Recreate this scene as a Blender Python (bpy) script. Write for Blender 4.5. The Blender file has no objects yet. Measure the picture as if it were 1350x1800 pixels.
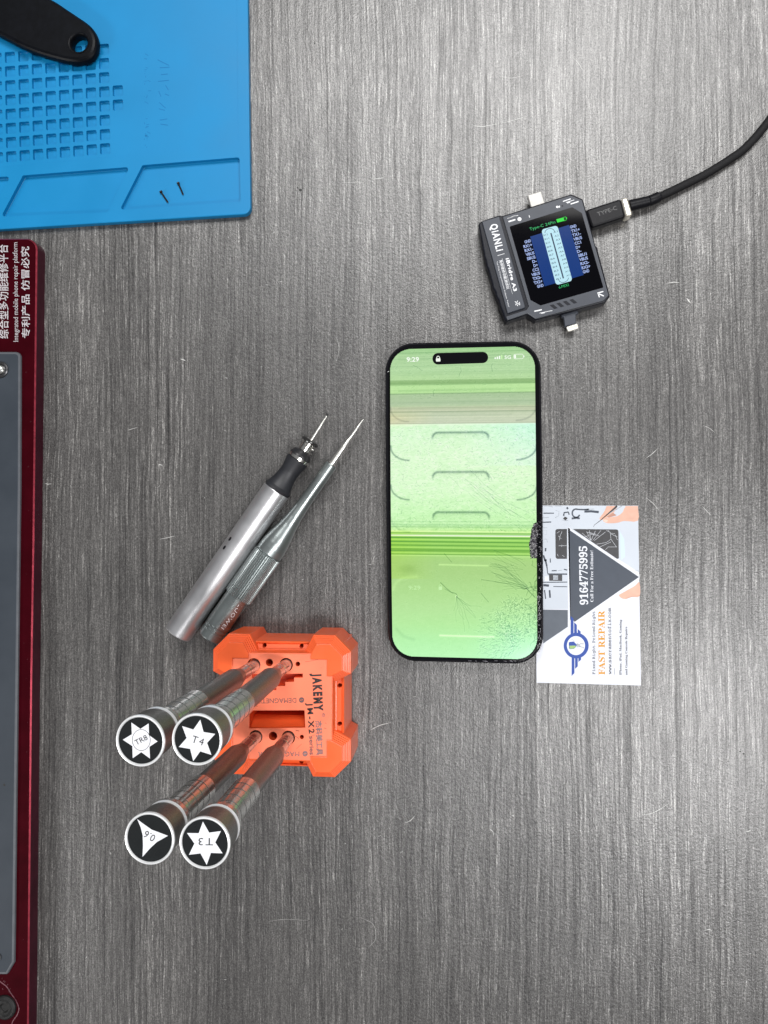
import bpy, math, random
import numpy as np
from mathutils import Vector, Matrix, Quaternion
from mathutils.geometry import delaunay_2d_cdt

# ------------------------------------------------------------------ camera, light, exposure
SC = bpy.context.scene
COL = SC.collection
MM = 0.001
FPX = 1300.0                       # focal length in photo pixels (photo 1350 x 1800)
CU, CV = 675.0, 900.0
NAD = (795.0, 930.0)               # image point straight below the lens
H = 368.0                          # lens height above the bench, mm

down = Vector((NAD[0] - CU, -(NAD[1] - CV), -FPX)).normalized()
zc = -down
xc = (Vector((1, 0, 0)) - zc * zc.x).normalized()
yc = zc.cross(xc)
RW = Matrix((xc, yc, zc))          # camera -> world

cam_d = bpy.data.cameras.new("camera")
cam = bpy.data.objects.new("camera", cam_d)
COL.objects.link(cam)
cam.matrix_world = Matrix.Translation((0, 0, H * MM)) @ RW.to_4x4()
cam_d.sensor_fit = 'VERTICAL'
cam_d.sensor_height = 24.0
cam_d.lens = FPX / 1800.0 * 24.0
cam_d.clip_start = 0.01
cam_d.clip_end = 50
SC.camera = cam

world = bpy.data.worlds.new("World")
SC.world = world
world.use_nodes = True
wn = world.node_tree.nodes
wl = world.node_tree.links
wtc = wn.new('ShaderNodeTexCoord')
wsep = wn.new('ShaderNodeSeparateXYZ')
wr = wn.new('ShaderNodeValToRGB')
wl.new(wtc.outputs['Generated'], wsep.inputs[0])
wl.new(wsep.outputs['Z'], wr.inputs[0])
wr.color_ramp.elements[0].position = 0.0
wr.color_ramp.elements[0].color = (0.10, 0.10, 0.105, 1)
wr.color_ramp.elements[1].position = 0.75
wr.color_ramp.elements[1].color = (0.62, 0.64, 0.67, 1)
e = wr.color_ramp.elements.new(0.35)
e.color = (0.30, 0.30, 0.31, 1)
wl.new(wr.outputs[0], wn['Background'].inputs['Color'])
wn['Background'].inputs['Strength'].default_value = 0.33

def area(name, loc, sx, sy, power, col=(1, 1, 1)):
    l = bpy.data.lights.new(name, 'AREA')
    l.shape = 'RECTANGLE'
    l.size, l.size_y = sx, sy
    l.energy = power
    l.color = col
    o = bpy.data.objects.new(name, l)
    o.location = loc
    d = -Vector(loc)
    o.rotation_euler = d.to_track_quat('-Z', 'Y').to_euler() if name.endswith('tilted') else (0, 0, 0)
    COL.objects.link(o)
    return o
area('ceiling_panel_light', (0.28, 1.42, 1.9), 1.6, 0.95, 63, (1.0, 0.99, 0.975))
area('ceiling_panel_light', (0.92, -0.55, 1.9), 1.45, 0.30, 38, (1.0, 0.99, 0.985))
area('ceiling_panel_light', (-2.9, -1.75, 1.6), 1.1, 0.6, 105, (1.0, 0.985, 0.965))

SC.render.engine = 'CYCLES'
SC.view_settings.view_transform = 'Standard'
SC.view_settings.look = 'None'
SC.view_settings.exposure = 0.0
SC.view_settings.gamma = 1.0
SC.view_settings.use_curve_mapping = False
SC.cycles.max_bounces = 6

# ------------------------------------------------------------------ helpers
def W(u, v, z=0.0):
    """photo pixel seen at height z (mm) -> world point in mm"""
    r = RW @ Vector((u - CU, -(v - CV), -FPX))
    t = (z - H) / r.z
    return Vector((r.x * t, r.y * t, z))

def Zm(z):
    return lambda u, v: W(u, v, z)

def plane_map(p, n):
    def f(u, v):
        r = RW @ Vector((u - CU, -(v - CV), -FPX))
        o = Vector((0, 0, H))
        t = (p - o).dot(n) / r.dot(n)
        return o + r * t
    return f

def lin(c):
    return tuple((x / 255 / 12.92) if x / 255 <= 0.04045 else ((x / 255 + 0.055) / 1.055) ** 2.4 for x in c)

def M(name, col, rough=0.5, metal=0.0, var=0.0, vscale=200, bump=0.0, bscale=2000, spec=0.5, emit=None, estr=1.0,
      coat=0.0, rvar=0.0, stretch=(1, 1, 1), spots=None, aniso=0.0):
    m = bpy.data.materials.new(name)
    m.use_nodes = True
    N, L = m.node_tree.nodes, m.node_tree.links
    b = N['Principled BSDF']
    b.inputs['Base Color'].default_value = (*col, 1)
    b.inputs['Roughness'].default_value = rough
    b.inputs['Metallic'].default_value = metal
    b.inputs['Specular IOR Level'].default_value = spec
    b.inputs['Coat Weight'].default_value = coat
    b.inputs['Coat Roughness'].default_value = 0.08
    tc = N.new('ShaderNodeTexCoord')
    mp = N.new('ShaderNodeMapping')
    mp.inputs['Scale'].default_value = stretch
    L.new(tc.outputs['Object'], mp.inputs[0])
    last = None
    nz = N.new('ShaderNodeTexNoise')
    nz.inputs['Scale'].default_value = vscale
    nz.inputs['Detail'].default_value = 5
    L.new(mp.outputs[0], nz.inputs['Vector'])
    if var > 0:
        r = N.new('ShaderNodeMapRange')
        r.inputs['From Min'].default_value = 0.3
        r.inputs['From Max'].default_value = 0.7
        r.inputs['To Min'].default_value = 1 - var
        r.inputs['To Max'].default_value = 1 + var
        L.new(nz.outputs[0], r.inputs[0])
        vm = N.new('ShaderNodeVectorMath')
        vm.operation = 'SCALE'
        vm.inputs[0].default_value = col
        L.new(r.outputs[0], vm.inputs['Scale'])
        last = vm.outputs[0]
    if spots:
        scol, sscale, thr, amt = spots
        n2 = N.new('ShaderNodeTexNoise')
        n2.inputs['Scale'].default_value = sscale
        n2.inputs['Detail'].default_value = 6
        n2.inputs['Roughness'].default_value = 0.7
        L.new(tc.outputs['Object'], n2.inputs['Vector'])
        r2 = N.new('ShaderNodeMapRange')
        r2.inputs['From Min'].default_value = thr
        r2.inputs['From Max'].default_value = thr + 0.06
        r2.inputs['To Max'].default_value = amt
        L.new(n2.outputs[0], r2.inputs[0])
        mx = N.new('ShaderNodeMix')
        mx.data_type = 'RGBA'
        L.new(r2.outputs[0], mx.inputs[0])
        if last: L.new(last, mx.inputs[6])
        else: mx.inputs[6].default_value = (*col, 1)
        mx.inputs[7].default_value = (*scol, 1)
        last = mx.outputs[2]
    if last: L.new(last, b.inputs['Base Color'])
    if rvar > 0:
        r3 = N.new('ShaderNodeMapRange')
        r3.inputs['From Min'].default_value = 0.3
        r3.inputs['From Max'].default_value = 0.7
        r3.inputs['To Min'].default_value = max(0.02, rough - rvar)
        r3.inputs['To Max'].default_value = rough + rvar
        L.new(nz.outputs[0], r3.inputs[0])
        L.new(r3.outputs[0], b.inputs['Roughness'])
    if bump > 0:
        n3 = N.new('ShaderNodeTexNoise')
        n3.inputs['Scale'].default_value = bscale
        n3.inputs['Detail'].default_value = 3
        L.new(mp.outputs[0], n3.inputs['Vector'])
        bp = N.new('ShaderNodeBump')
        bp.inputs['Strength'].default_value = bump
        bp.inputs['Distance'].default_value = 0.0002
        L.new(n3.outputs[0], bp.inputs['Height'])
        L.new(bp.outputs[0], b.inputs['Normal'])
    if emit:
        b.inputs['Specular IOR Level'].default_value = 0.08
        b.inputs['Emission Color'].default_value = (*emit, 1)
        b.inputs['Emission Strength'].default_value = estr
    return m

def ccw(loop):
    a = 0
    for i in range(len(loop)):
        x0, y0 = loop[i][0], loop[i][1]
        x1, y1 = loop[(i + 1) % len(loop)][0], loop[(i + 1) % len(loop)][1]
        a += x0 * y1 - x1 * y0
    return list(loop) if a > 0 else list(loop)[::-1]

def inset(loop, d):
    """loop CCW of (x,y); positive d moves inward"""
    n = len(loop)
    out = []
    for i in range(n):
        p0 = Vector(loop[i - 1][:2]); p = Vector(loop[i][:2]); p1 = Vector(loop[(i + 1) % n][:2])
        a = (p - p0); b = (p1 - p)
        if a.length < 1e-9 or b.length < 1e-9:
            out.append((p.x, p.y)); continue
        a.normalize(); b.normalize()
        na = Vector((-a.y, a.x)); nb = Vector((-b.y, b.x))
        m = na + nb
        if m.length < 1e-6: m = na
        m.normalize()
        k = d / max(0.35, m.dot(na))
        q = p + m * k
        out.append((q.x, q.y))
    return out

def rounded(loop, r, seg=6):
    """round the corners of a polygon; r one value or a list"""
    n = len(loop)
    out = []
    for i in range(n):
        ri = r[i] if isinstance(r, (list, tuple)) else r
        p0 = Vector(loop[i - 1][:2]); p = Vector(loop[i][:2]); p1 = Vector(loop[(i + 1) % n][:2])
        if ri <= 0:
            out.append((p.x, p.y)); continue
        a = (p0 - p); b = (p1 - p)
        la, lb = a.length, b.length
        a.normalize(); b.normalize()
        ang = math.acos(max(-1, min(1, a.dot(b))))
        t = min(ri / math.tan(ang / 2), la * 0.49, lb * 0.49)
        rr = t * math.tan(ang / 2)
        c = p + (a + b).normalized() * (rr / math.sin(ang / 2))
        s = p + a * t; e_ = p + b * t
        a0 = math.atan2(s.y - c.y, s.x - c.x); a1 = math.atan2(e_.y - c.y, e_.x - c.x)
        da = a1 - a0
        while da > math.pi: da -= 2 * math.pi
        while da < -math.pi: da += 2 * math.pi
        for k in range(seg + 1):
            th = a0 + da * k / seg
            out.append((c.x + rr * math.cos(th), c.y + rr * math.sin(th)))
    return out

def circ(cx, cy, rx, ry=None, n=28, a0=0.0, a1=None):
    ry = rx if ry is None else ry
    if a1 is None:
        return [(cx + rx * math.cos(2 * math.pi * k / n), cy + ry * math.sin(2 * math.pi * k / n)) for k in range(n)]
    return [(cx + rx * math.cos(a0 + (a1 - a0) * k / n), cy + ry * math.sin(a0 + (a1 - a0) * k / n)) for k in range(n + 1)]

def smooth_path(pts, n=8):
    """Catmull-Rom through 2D or 3D points"""
    P = [Vector(p) for p in pts]
    P = [P[0] * 2 - P[1]] + P + [P[-1] * 2 - P[-2]]
    out = []
    for i in range(1, len(P) - 2):
        for k in range(n):
            t = k / n
            out.append(0.5 * ((2 * P[i]) + (P[i + 1] - P[i - 1]) * t + (2 * P[i - 1] - 5 * P[i] + 4 * P[i + 1] - P[i + 2]) * t * t
                              + (3 * P[i] - P[i - 1] - 3 * P[i + 1] + P[i + 2]) * t ** 3))
    out.append(P[-2])
    return out

def inside(p, loop):
    x, y = p
    c = False
    n = len(loop)
    j = n - 1
    for i in range(n):
        xi, yi = loop[i][0], loop[i][1]; xj, yj = loop[j][0], loop[j][1]
        if (yi > y) != (yj > y) and x < (xj - xi) * (y - yi) / (yj - yi) + xi: c = not c
        j = i
    return c

SERIF = dict(A=0x1D400, a=0x1D41A, d=0x1D7CE)
MONO = dict(A=0x1D670, a=0x1D68A, d=0x1D7F6)
def mathify(s, tab):
    o = ''
    for ch in s:
        if 'A' <= ch <= 'Z': o += chr(tab['A'] + ord(ch) - 65)
        elif 'a' <= ch <= 'z': o += chr(tab['a'] + ord(ch) - 97)
        elif '0' <= ch <= '9': o += chr(tab['d'] + ord(ch) - 48)
        else: o += ch
    return o

_tc = {}
def text_geo(s, bold=0.0, res=2, space=1.0):
    k = (s, bold, res, space)
    if k in _tc: return _tc[k]
    c = bpy.data.curves.new('lettering_curve', 'FONT')
    c.body = s
    c.offset = bold
    c.resolution_u = res
    c.space_character = space
    o = bpy.data.objects.new('lettering_curve', c)
    COL.objects.link(o)
    me = o.to_mesh()
    v = [(a.co.x, a.co.y) for a in me.vertices]
    f = [tuple(p.vertices) for p in me.polygons]
    o.to_mesh_clear()
    bpy.data.objects.remove(o)
    bpy.data.curves.remove(c)
    x0 = min(a[0] for a in v); x1 = max(a[0] for a in v)
    v = [((a[0] - x0) / (x1 - x0), a[1] / 0.70) for a in v]
    _tc[k] = (v, f)
    return _tc[k]

class MB:
    def __init__(s):
        s.v, s.f, s.m, s.sm, s.mats = [], [], [], [], []
    def mi(s, mat):
        if mat not in s.mats: s.mats.append(mat)
        return s.mats.index(mat)
    def add(s, vs, fs, mat, smooth=False):
        o = len(s.v)
        s.v += [Vector(p) for p in vs]
        i = s.mi(mat)
        for f in fs:
            s.f.append([o + k for k in f]); s.m.append(i); s.sm.append(smooth)
    def ngon(s, pts, mat):
        s.add(pts, [list(range(len(pts)))], mat)
    def fill(s, px, mp, mat, holes=None):
        """flat figure given in photo pixels on the surface mp"""
        w = [mp(*p[:2]) for p in px]
        a = sum(w[i].x * w[(i + 1) % len(w)].y - w[(i + 1) % len(w)].x * w[i].y for i in range(len(w)))
        if a < 0: w = w[::-1]
        s.ngon(w, mat)
    def flat(s, outer, holes, f3, mat):
        """outer/holes in 2D -> triangulated sheet mapped by f3"""
        vs, es = [], []
        loops = [outer] + list(holes)
        for lp in loops:
            o = len(vs)
            vs += [Vector(p[:2]) for p in lp]
            es += [(o + i, o + (i + 1) % len(lp)) for i in range(len(lp))]
        V, _, F, _, _, _ = delaunay_2d_cdt(vs, es, [], 0, 1e-7)
        tri = []
        for f in F:
            c = sum((V[i] for i in f), Vector((0, 0))) / len(f)
            if not inside(c, outer): continue
            if any(inside(c, h) for h in holes): continue
            a = (V[f[1]] - V[f[0]]).cross(V[f[2]] - V[f[0]])
            tri.append(tuple(f) if a > 0 else tuple(f)[::-1])
        s.add([f3(p.x, p.y) for p in V], tri, mat)
    def wall(s, loop, f0, f1, mat, inward=False, smooth=False):
        """strip between f0(loop) (lower) and f1(loop) (upper)"""
        n = len(loop)
        vs = [f0(*p[:2]) for p in loop] + [f1(*p[:2]) for p in loop]
        fs = []
        for i in range(n):
            j = (i + 1) % n
            q = [i, j, n + j, n + i]
            fs.append(q[::-1] if inward else q)
        s.add(vs, fs, mat, smooth)
    def rings(s, loop, rs, mats, top=True, bottom=False, smooth=True, topmat=None, holes=()):
        """loop: CCW world xy (mm); rs: [(inset, z)...] from the bottom up"""
        n = len(loop)
        L = [inset(loop, d) if abs(d) > 1e-9 else [(p[0], p[1]) for p in loop] for d, _ in rs]
        if not isinstance(mats, list): mats = [mats] * (len(rs) - 1)
        for k in range(len(rs) - 1):
            vs = [(x, y, rs[k][1]) for x, y in L[k]] + [(x, y, rs[k + 1][1]) for x, y in L[k + 1]]
            s.add(vs, [[i, (i + 1) % n, n + (i + 1) % n, n + i] for i in range(n)], mats[k], smooth)
        tm = topmat or mats[-1]
        if top:
            z = rs[-1][1]
            if holes: s.flat(L[-1], holes, lambda x, y: Vector((x, y, z)), tm)
            else: s.ngon([(x, y, z) for x, y in L[-1]], tm)
        if bottom:
            s.ngon([(x, y, rs[0][1]) for x, y in L[0]][::-1], mats[0])
        return L[-1]
    def lathe(s, o, ax, prof, mats, seg=40, cap0=True, cap1=True, smooth=True, knurl=None):
        """prof [(t, r)] along axis ax from o"""
        o = Vector(o); ax = Vector(ax).normalized()
        e1 = ax.cross(Vector((0, 0, 1)))
        if e1.length < 1e-3: e1 = Vector((1, 0, 0))
        e1.normalize(); e2 = ax.cross(e1)
        if not isinstance(mats, list): mats = [mats] * (len(prof) - 1)
        rings = []
        for t, r in prof:
            rings.append([o + ax * t + (e1 * math.cos(2 * math.pi * k / seg) + e2 * math.sin(2 * math.pi * k / seg)) * r for k in range(seg)])
        for i in range(len(prof) - 1):
            s.add(rings[i] + rings[i + 1], [[k, (k + 1) % seg, seg + (k + 1) % seg, seg + k] for k in range(seg)], mats[i], smooth)
        if cap0: s.ngon(rings[0][::-1], mats[0])
        if cap1: s.ngon(rings[-1], mats[-1])
    def tube(s, pts, r, mat, seg=14, flat=1.0):
        P = [Vector(p) for p in pts]
        R = r if isinstance(r, list) else [r] * len(P)
        rings = []
        for i, p in enumerate(P):
            t = (P[min(i + 1, len(P) - 1)] - P[max(i - 1, 0)]).normalized()
            e1 = t.cross(Vector((0, 0, 1))).normalized(); e2 = e1.cross(t)
            rings.append([p + (e1 * math.cos(2 * math.pi * k / seg) + e2 * math.sin(2 * math.pi * k / seg) * flat) * R[i] for k in range(seg)])
        vs = [q for rg in rings for q in rg]
        fs = []
        for i in range(len(P) - 1):
            for k in range(seg):
                a = i * seg + k; b = i * seg + (k + 1) % seg
                fs.append([a, b, b + seg, a + seg])
        s.add(vs, fs, mat, True)
        s.ngon(rings[0][::-1], mat); s.ngon(rings[-1], mat)
    def stroke(s, px, w, mp, mat, closed=False):
        """thin ribbon along photo pixels, w px wide, on surface mp"""
        P = [Vector(p[:2]) for p in px]
        n = len(P)
        vs = []
        for i in range(n):
            if closed: t = P[(i + 1) % n] - P[i - 1]
            else: t = P[min(i + 1, n - 1)] - P[max(i - 1, 0)]
            if t.length < 1e-9: t = Vector((1, 0))
            t.normalize()
            q = Vector((-t.y, t.x)) * ((w[i] if isinstance(w, list) else w) / 2)
            vs += [mp(*(P[i] + q)), mp(*(P[i] - q))]
        m = n if closed else n - 1
        s.add(vs, [[2 * i, 2 * i + 1, (2 * i + 3) % (2 * n), (2 * i + 2) % (2 * n)] for i in range(m)], mat)
    def text(s, t, p0, p1, h, mp, mat, bold=0.0, res=2, space=1.0, drop=0.0):
        """t written from pixel p0 to p1 along the baseline, capitals h px high"""
        V, F = text_geo(t, bold, res, space)
        p0 = Vector(p0); d = Vector(p1) - p0
        up = Vector((d.y, -d.x)).normalized() * h
        vs = [mp(*(p0 + d * x + up * (y + drop))) for x, y in V]
        s.add(vs, F, mat)
    def build(s, name, parent=None, sharp=32):
        me = bpy.data.meshes.new(name)
        o = bpy.data.objects.new(name, me)
        COL.objects.link(o)
        if parent is not None:
            o.parent = parent
            q = parent
            mw = Matrix.Identity(4)
            chain = []
            while q is not None:
                chain.append(q); q = q.parent
            for c in chain[::-1]: mw = mw @ c.matrix_basis
            inv = mw.inverted()
            vs = [inv @ (p * MM) for p in s.v]
        elif getattr(s, 'origin', None) is not None:
            og = Vector(s.origin) * MM
            o.location = og
            vs = [p * MM - og for p in s.v]
        else:
            vs = [p * MM for p in s.v]
        me.from_pydata(vs, [], s.f)
        for m in s.mats: me.materials.append(m)
        me.polygons.foreach_set('material_index', s.m)
        me.polygons.foreach_set('use_smooth', s.sm)
        if any(s.sm): me.set_sharp_from_angle(angle=math.radians(sharp))
        me.update()
        return o

def thing(name, label, cat, loc, quat=None, group=None):
    o = bpy.data.objects.new(name, None)
    COL.objects.link(o)
    o.empty_display_size = 0.01
    o.location = Vector(loc) * MM
    if quat is not None:
        o.rotation_mode = 'QUATERNION'
        o.rotation_quaternion = quat
    o['label'] = label
    o['category'] = cat
    if group: o['group'] = group
    return o

def pxw(loop, z):
    return ccw([W(u, v, z)[:2] for u, v in loop])

rng = random.Random(7)

# ------------------------------------------------------------------ tabletop
def table_material():
    m = bpy.data.materials.new('grey_wood_laminate')
    m.use_nodes = True
    N, L = m.node_tree.nodes, m.node_tree.links
    b = N['Principled BSDF']
    tc = N.new('ShaderNodeTexCoord')
    sep = N.new('ShaderNodeSeparateXYZ')
    L.new(tc.outputs['Object'], sep.inputs[0])
    def math_(op, a, b_=None, c=None):
        n = N.new('ShaderNodeMath'); n.operation = op
        for i, x in enumerate((a, b_, c)):
            if x is None: continue
            if isinstance(x, (int, float)): n.inputs[i].default_value = x
            else: L.new(x, n.inputs[i])
        return n.outputs[0]
    def noise(x, y, sx, sy, det=2, rough=0.5, off=0.0):
        c = N.new('ShaderNodeCombineXYZ')
        L.new(math_('MULTIPLY_ADD', x, sx, off), c.inputs[0])
        L.new(math_('MULTIPLY', y, sy), c.inputs[1])
        c.inputs[2].default_value = off * 1.37
        n = N.new('ShaderNodeTexNoise')
        n.inputs['Scale'].default_value = 1.0
        n.inputs['Detail'].default_value = det
        n.inputs['Roughness'].default_value = rough
        L.new(c.outputs[0], n.inputs['Vector'])
        return n.outputs[0]
    def rng_(x, a, b_, c=0.0, d=1.0):
        n = N.new('ShaderNodeMapRange')
        L.new(x, n.inputs[0])
        for i, q in enumerate((a, b_, c, d)): n.inputs[i + 1].default_value = q
        return n.outputs[0]
    X, Y = sep.outputs['X'], sep.outputs['Y']
    wob = noise(X, Y, 14, 7, 2, 0.5, 3.1)
    Xw = math_('MULTIPLY_ADD', math_('SUBTRACT', wob, 0.5), 0.009, X)
    wob2 = noise(X, Y, 200, 60, 2, 0.5, 9.7)
    Xf = math_('MULTIPLY_ADD', math_('SUBTRACT', wob2, 0.5), 0.0011, Xw)
    broad = noise(Xw, Y, 45, 1.6, 3, 0.55, 1.0)        # wide bands of the veneer
    zone = noise(Xw, Y, 16, 5, 2, 0.5, 41.0)           # where the grain is dense
    mid = noise(Xf, Y, 640, 4.5, 5, 0.8, 5.0)           # grain lines 2-4 mm
    lines = noise(Xf, Y, 700, 8, 2, 0.6, 17.0)        # thin dark lines
    fine = noise(Xf, Y, 2100, 85, 3, 0.7, 23.0)       # short pale dashes
    fleck = noise(X, Y, 2300, 1500, 2, 0.6, 31.0)      # speckle
    v = math_('MULTIPLY', math_('SUBTRACT', broad, 0.5), 0.30)
    zr = rng_(zone, 0.35, 0.62, 0.6, 1.1)
    v = math_('ADD', v, math_('MULTIPLY', math_('MULTIPLY', math_('SUBTRACT', mid, 0.5), 1.0), zr))
    dark = rng_(lines, 0.34, 0.44, 1.0, 0.0)
    v = math_('SUBTRACT', v, math_('MULTIPLY', math_('MULTIPLY', dark, 0.17), zr))
    lines2 = noise(Xf, Y, 1050, 14, 2, 0.6, 57.0)
    v = math_('SUBTRACT', v, math_('MULTIPLY', rng_(lines2, 0.36, 0.46, 1.0, 0.0), 0.10))
    pale = rng_(fine, 0.50, 0.72, 0.0, 1.0)
    v = math_('ADD', v, math_('MULTIPLY', math_('MULTIPLY', pale, 0.40), zr))
    v = math_('ADD', v, math_('MULTIPLY', math_('SUBTRACT', fleck, 0.5), 0.85))
    v = math_('ADD', v, 0.46)
    cr = N.new('ShaderNodeValToRGB')
    L.new(v, cr.inputs[0])
    el = cr.color_ramp.elements
    el[0].position = 0.10; el[0].color = (0.014, 0.013, 0.0135, 1)
    el[1].position = 0.95; el[1].color = (0.36, 0.35, 0.335, 1)
    q = el.new(0.46); q.color = (0.062, 0.059, 0.057, 1)
    q = el.new(0.70); q.color = (0.128, 0.123, 0.118, 1)
    L.new(cr.outputs[0], b.inputs['Base Color'])
    L.new(math_('ADD', rng_(fleck, 0.3, 0.7, 0.25, 0.36), rng_(v, 0.25, 0.60, 0.05, 0.0)), b.inputs['Roughness'])
    L.new(rng_(v, 0.20, 0.80, 0.55, 1.25), b.inputs['Specular IOR Level'])
    h = math_('ADD', math_('MULTIPLY', fleck, 0.9), math_('MULTIPLY', mid, 0.5))
    h = math_('ADD', h, math_('MULTIPLY', noise(X, Y, 900, 800, 2, 0.5, 77.0), 0.9))
    bp = N.new('ShaderNodeBump')
    bp.inputs['Strength'].default_value = 0.55
    bp.inputs['Distance'].default_value = 0.00022
    L.new(h, bp.inputs['Height'])
    L.new(bp.outputs[0], b.inputs['Normal'])
    return m

WOOD = table_material()
SCR = M('pale_scratch', (0.62, 0.62, 0.60), 0.6, var=0.2, vscale=900)
DUST = M('dark_dust', (0.02, 0.02, 0.02), 0.8, var=0.2, vscale=900)
t = MB()
t.rings([(-700, -700), (700, -700), (700, 700), (-700, 700)], [(0, -25), (0, -2), (2, 0)], WOOD, smooth=False, bottom=True)
def scratch(pts, w=0.9, mat=SCR):
    P = smooth_path(pts, 6)
    n = len(P)
    ws = [w * 0.72 * (0.25 + 0.75 * math.sin(math.pi * i / (n - 1))) for i in range(n)]
    t.stroke([(p.x, p.y) for p in P], ws, Zm(0.03), mat)
for s_ in [([(832, 221), (850, 222), (873, 218)], 1.0), ([(880, 217), (900, 212), (926, 204)], 0.6), ([(660, 385), (672, 315), (684, 313)], 0.01),
           ([(652, 315), (665, 314), (675, 312)], 1.1), ([(600, 321), (628, 320), (640, 321)], 0.5),
           ([(650, 1284), (668, 1275), (688, 1270)], 1.0), ([(711, 1447), (722, 1442), (730, 1433)], 1.0),
           ([(1126, 1434), (1150, 1428), (1176, 1412)], 1.0), ([(1310, 1461), (1316, 1461), (1320, 1459)], 1.2),
           ([(1238, 1636), (1246, 1634), (1252, 1636)], 1.2), ([(1136, 805), (1146, 798), (1157, 788)], 1.0),
           ([(1172, 498), (1185, 496), (1195, 497)], 1.2), ([(1207, 524), (1210, 528), (1214, 533)], 2.2),
           ([(224, 756), (232, 754), (242, 751)], 0.8), ([(278, 817), (282, 817), (286, 818)], 1.6),
           ([(317, 631), (321, 632), (326, 634)], 1.8), ([(80, 850), (84, 851), (90, 850)], 1.0),
           ([(280, 948), (295, 945), (308, 942)], 0.8), ([(1236, 748), (1246, 752), (1256, 760)], 0.7),
           ([(1235, 890), (1242, 898), (1250, 906)], 0.9), ([(1136, 875), (1148, 885), (1158, 897)], 0.9),
           ([(648, 1665), (660, 1650), (656, 1625), (632, 1612)], 0.5), ([(860, 1456), (866, 1462), (868, 1470)], 0.8),
           ([(1006, 100), (1016, 110), (1024, 123)], 0.7), ([(880, 135), (900, 137), (918, 133)], 0.6),
           ([(470, 1620), (500, 1616), (540, 1618)], 0.4), ([(590, 590), (596, 612), (590, 640)], 0.4)]:
    scratch(*s_)
for u, v, r in [(1301, 1321, 1.6), (1307, 1325, 1.8), (1302, 1317, 0.9), (553, 76, 1.4), (1328, 340, 1.4), (1322, 336, 1.2), (528, 334, 3.0), (523, 330, 1.6), (800, 700, 0.1)]:
    t.fill(circ(u, v, r, r * 0.8, 9), Zm(0.035), DUST)
for _ in range(150):
    u, v = rng.uniform(60, 1345), rng.uniform(10, 1790)
    a = rng.uniform(0, math.pi); l = rng.uniform(1.0, 3.2)
    scratch([(u, v), (u + l * math.cos(a), v + l * math.sin(a)), (u + 2 * l * math.cos(a) + rng.uniform(-.5, .5), v + 2 * l * math.sin(a))], rng.uniform(0.3, 0.75))
tt = t.build('tabletop')
tt['kind'] = 'structure'
tt['label'] = 'dark grey wood grain laminate bench top with fine scratches'

# ------------------------------------------------------------------ blue silicone mat
BLUE = M('blue_silicone', (0.002, 0.185, 0.415), 0.46, spec=0.30, var=0.05, vscale=30, bump=0.12, bscale=2500, rvar=0.06,
         spots=((0.01, 0.10, 0.2), 260, 0.73, 0.6))
mat_t = thing('soldering_mat', 'blue silicone work mat with square pockets and trays at upper left', 'work mat', W(200, 200, 0))
k = MB()
MZ = 3.6
s0 = 1 / 2.935
def C1(x, y): return (x * s0, y * s0)
outer = pxw(rounded([(435.5, 0), (440.5, 376), (0, 403), (-260, 419), (-260, -260), (432, -260)], [0, 14, 0, 0, 0, 0], 8), MZ)
region = pxw(rounded([C1(1219, -300), C1(1222, 0), C1(1229, 750), C1(0, 863), (-245, 313), (-245, -250)], [0, 0, 3, 0, 0, 0], 4), MZ)
tr1 = pxw(rounded([C1(735, 852), C1(1236, 811), C1(1241, 1040), C1(617, 1083)], [4, 4, 4, 4], 4), MZ)
tr2 = pxw(rounded([C1(118, 905), C1(669, 861), C1(553, 1096), C1(5, 1118)], 4, 4), MZ)
tr3 = pxw(rounded([C1(-520, 950), C1(54, 909), C1(-62, 1124), C1(-620, 1150)], 4, 4), MZ)
k.rings(outer, [(0.6, 0), (0.1, 0.3), (0, 0.9), (0, MZ - 0.5), (0.15, MZ - 0.15), (0.5, MZ)], BLUE, holes=[region, tr1, tr2, tr3])
def pocket(lp, z1, z0, holes=(), r=0.25):
    lp = ccw(lp)
    li = inset(lp, r)
    n = len(lp)
    k.add([(x, y, z1) for x, y in lp] + [(x, y, z0 + r * 0.6) for x, y in inset(lp, r * 0.3)] + [(x, y, z0) for x, y in li],
          [[i, n + i, n + (i + 1) % n, (i + 1) % n] for i in range(n)] + [[n + i, 2 * n + i, 2 * n + (i + 1) % n, n + (i + 1) % n] for i in range(n)], BLUE, True)
    if holes: k.flat(li, holes, lambda x, y: Vector((x, y, z0)), BLUE)
    else: k.ngon([(x, y, z0) for x, y in li], BLUE)
sq = []
cells = [(j, i) for j in range(-9, 1) for i in range(0, 8)] + [(1, 3), (1, 4)]
for j, i in cells:
    u = 173.1 + 23.57 * j + 0.34 * i; v = 77.7 - 2.0 * j + 24.97 * i
    sq.append(pxw(rounded([(u, v), (u + 18, v - 1.2), (u + 18.6, v + 18), (u + 0.6, v + 19)], 2.6, 3), MZ - 0.35))
pocket(region, MZ, MZ - 0.35, sq, 0.12)
for q in sq: pocket(q, MZ - 0.35, MZ - 2.1)
for q in (tr1, tr2, tr3): pocket(q, MZ, MZ - 2.3)
k.build('mat_sheet', mat_t)
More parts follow.
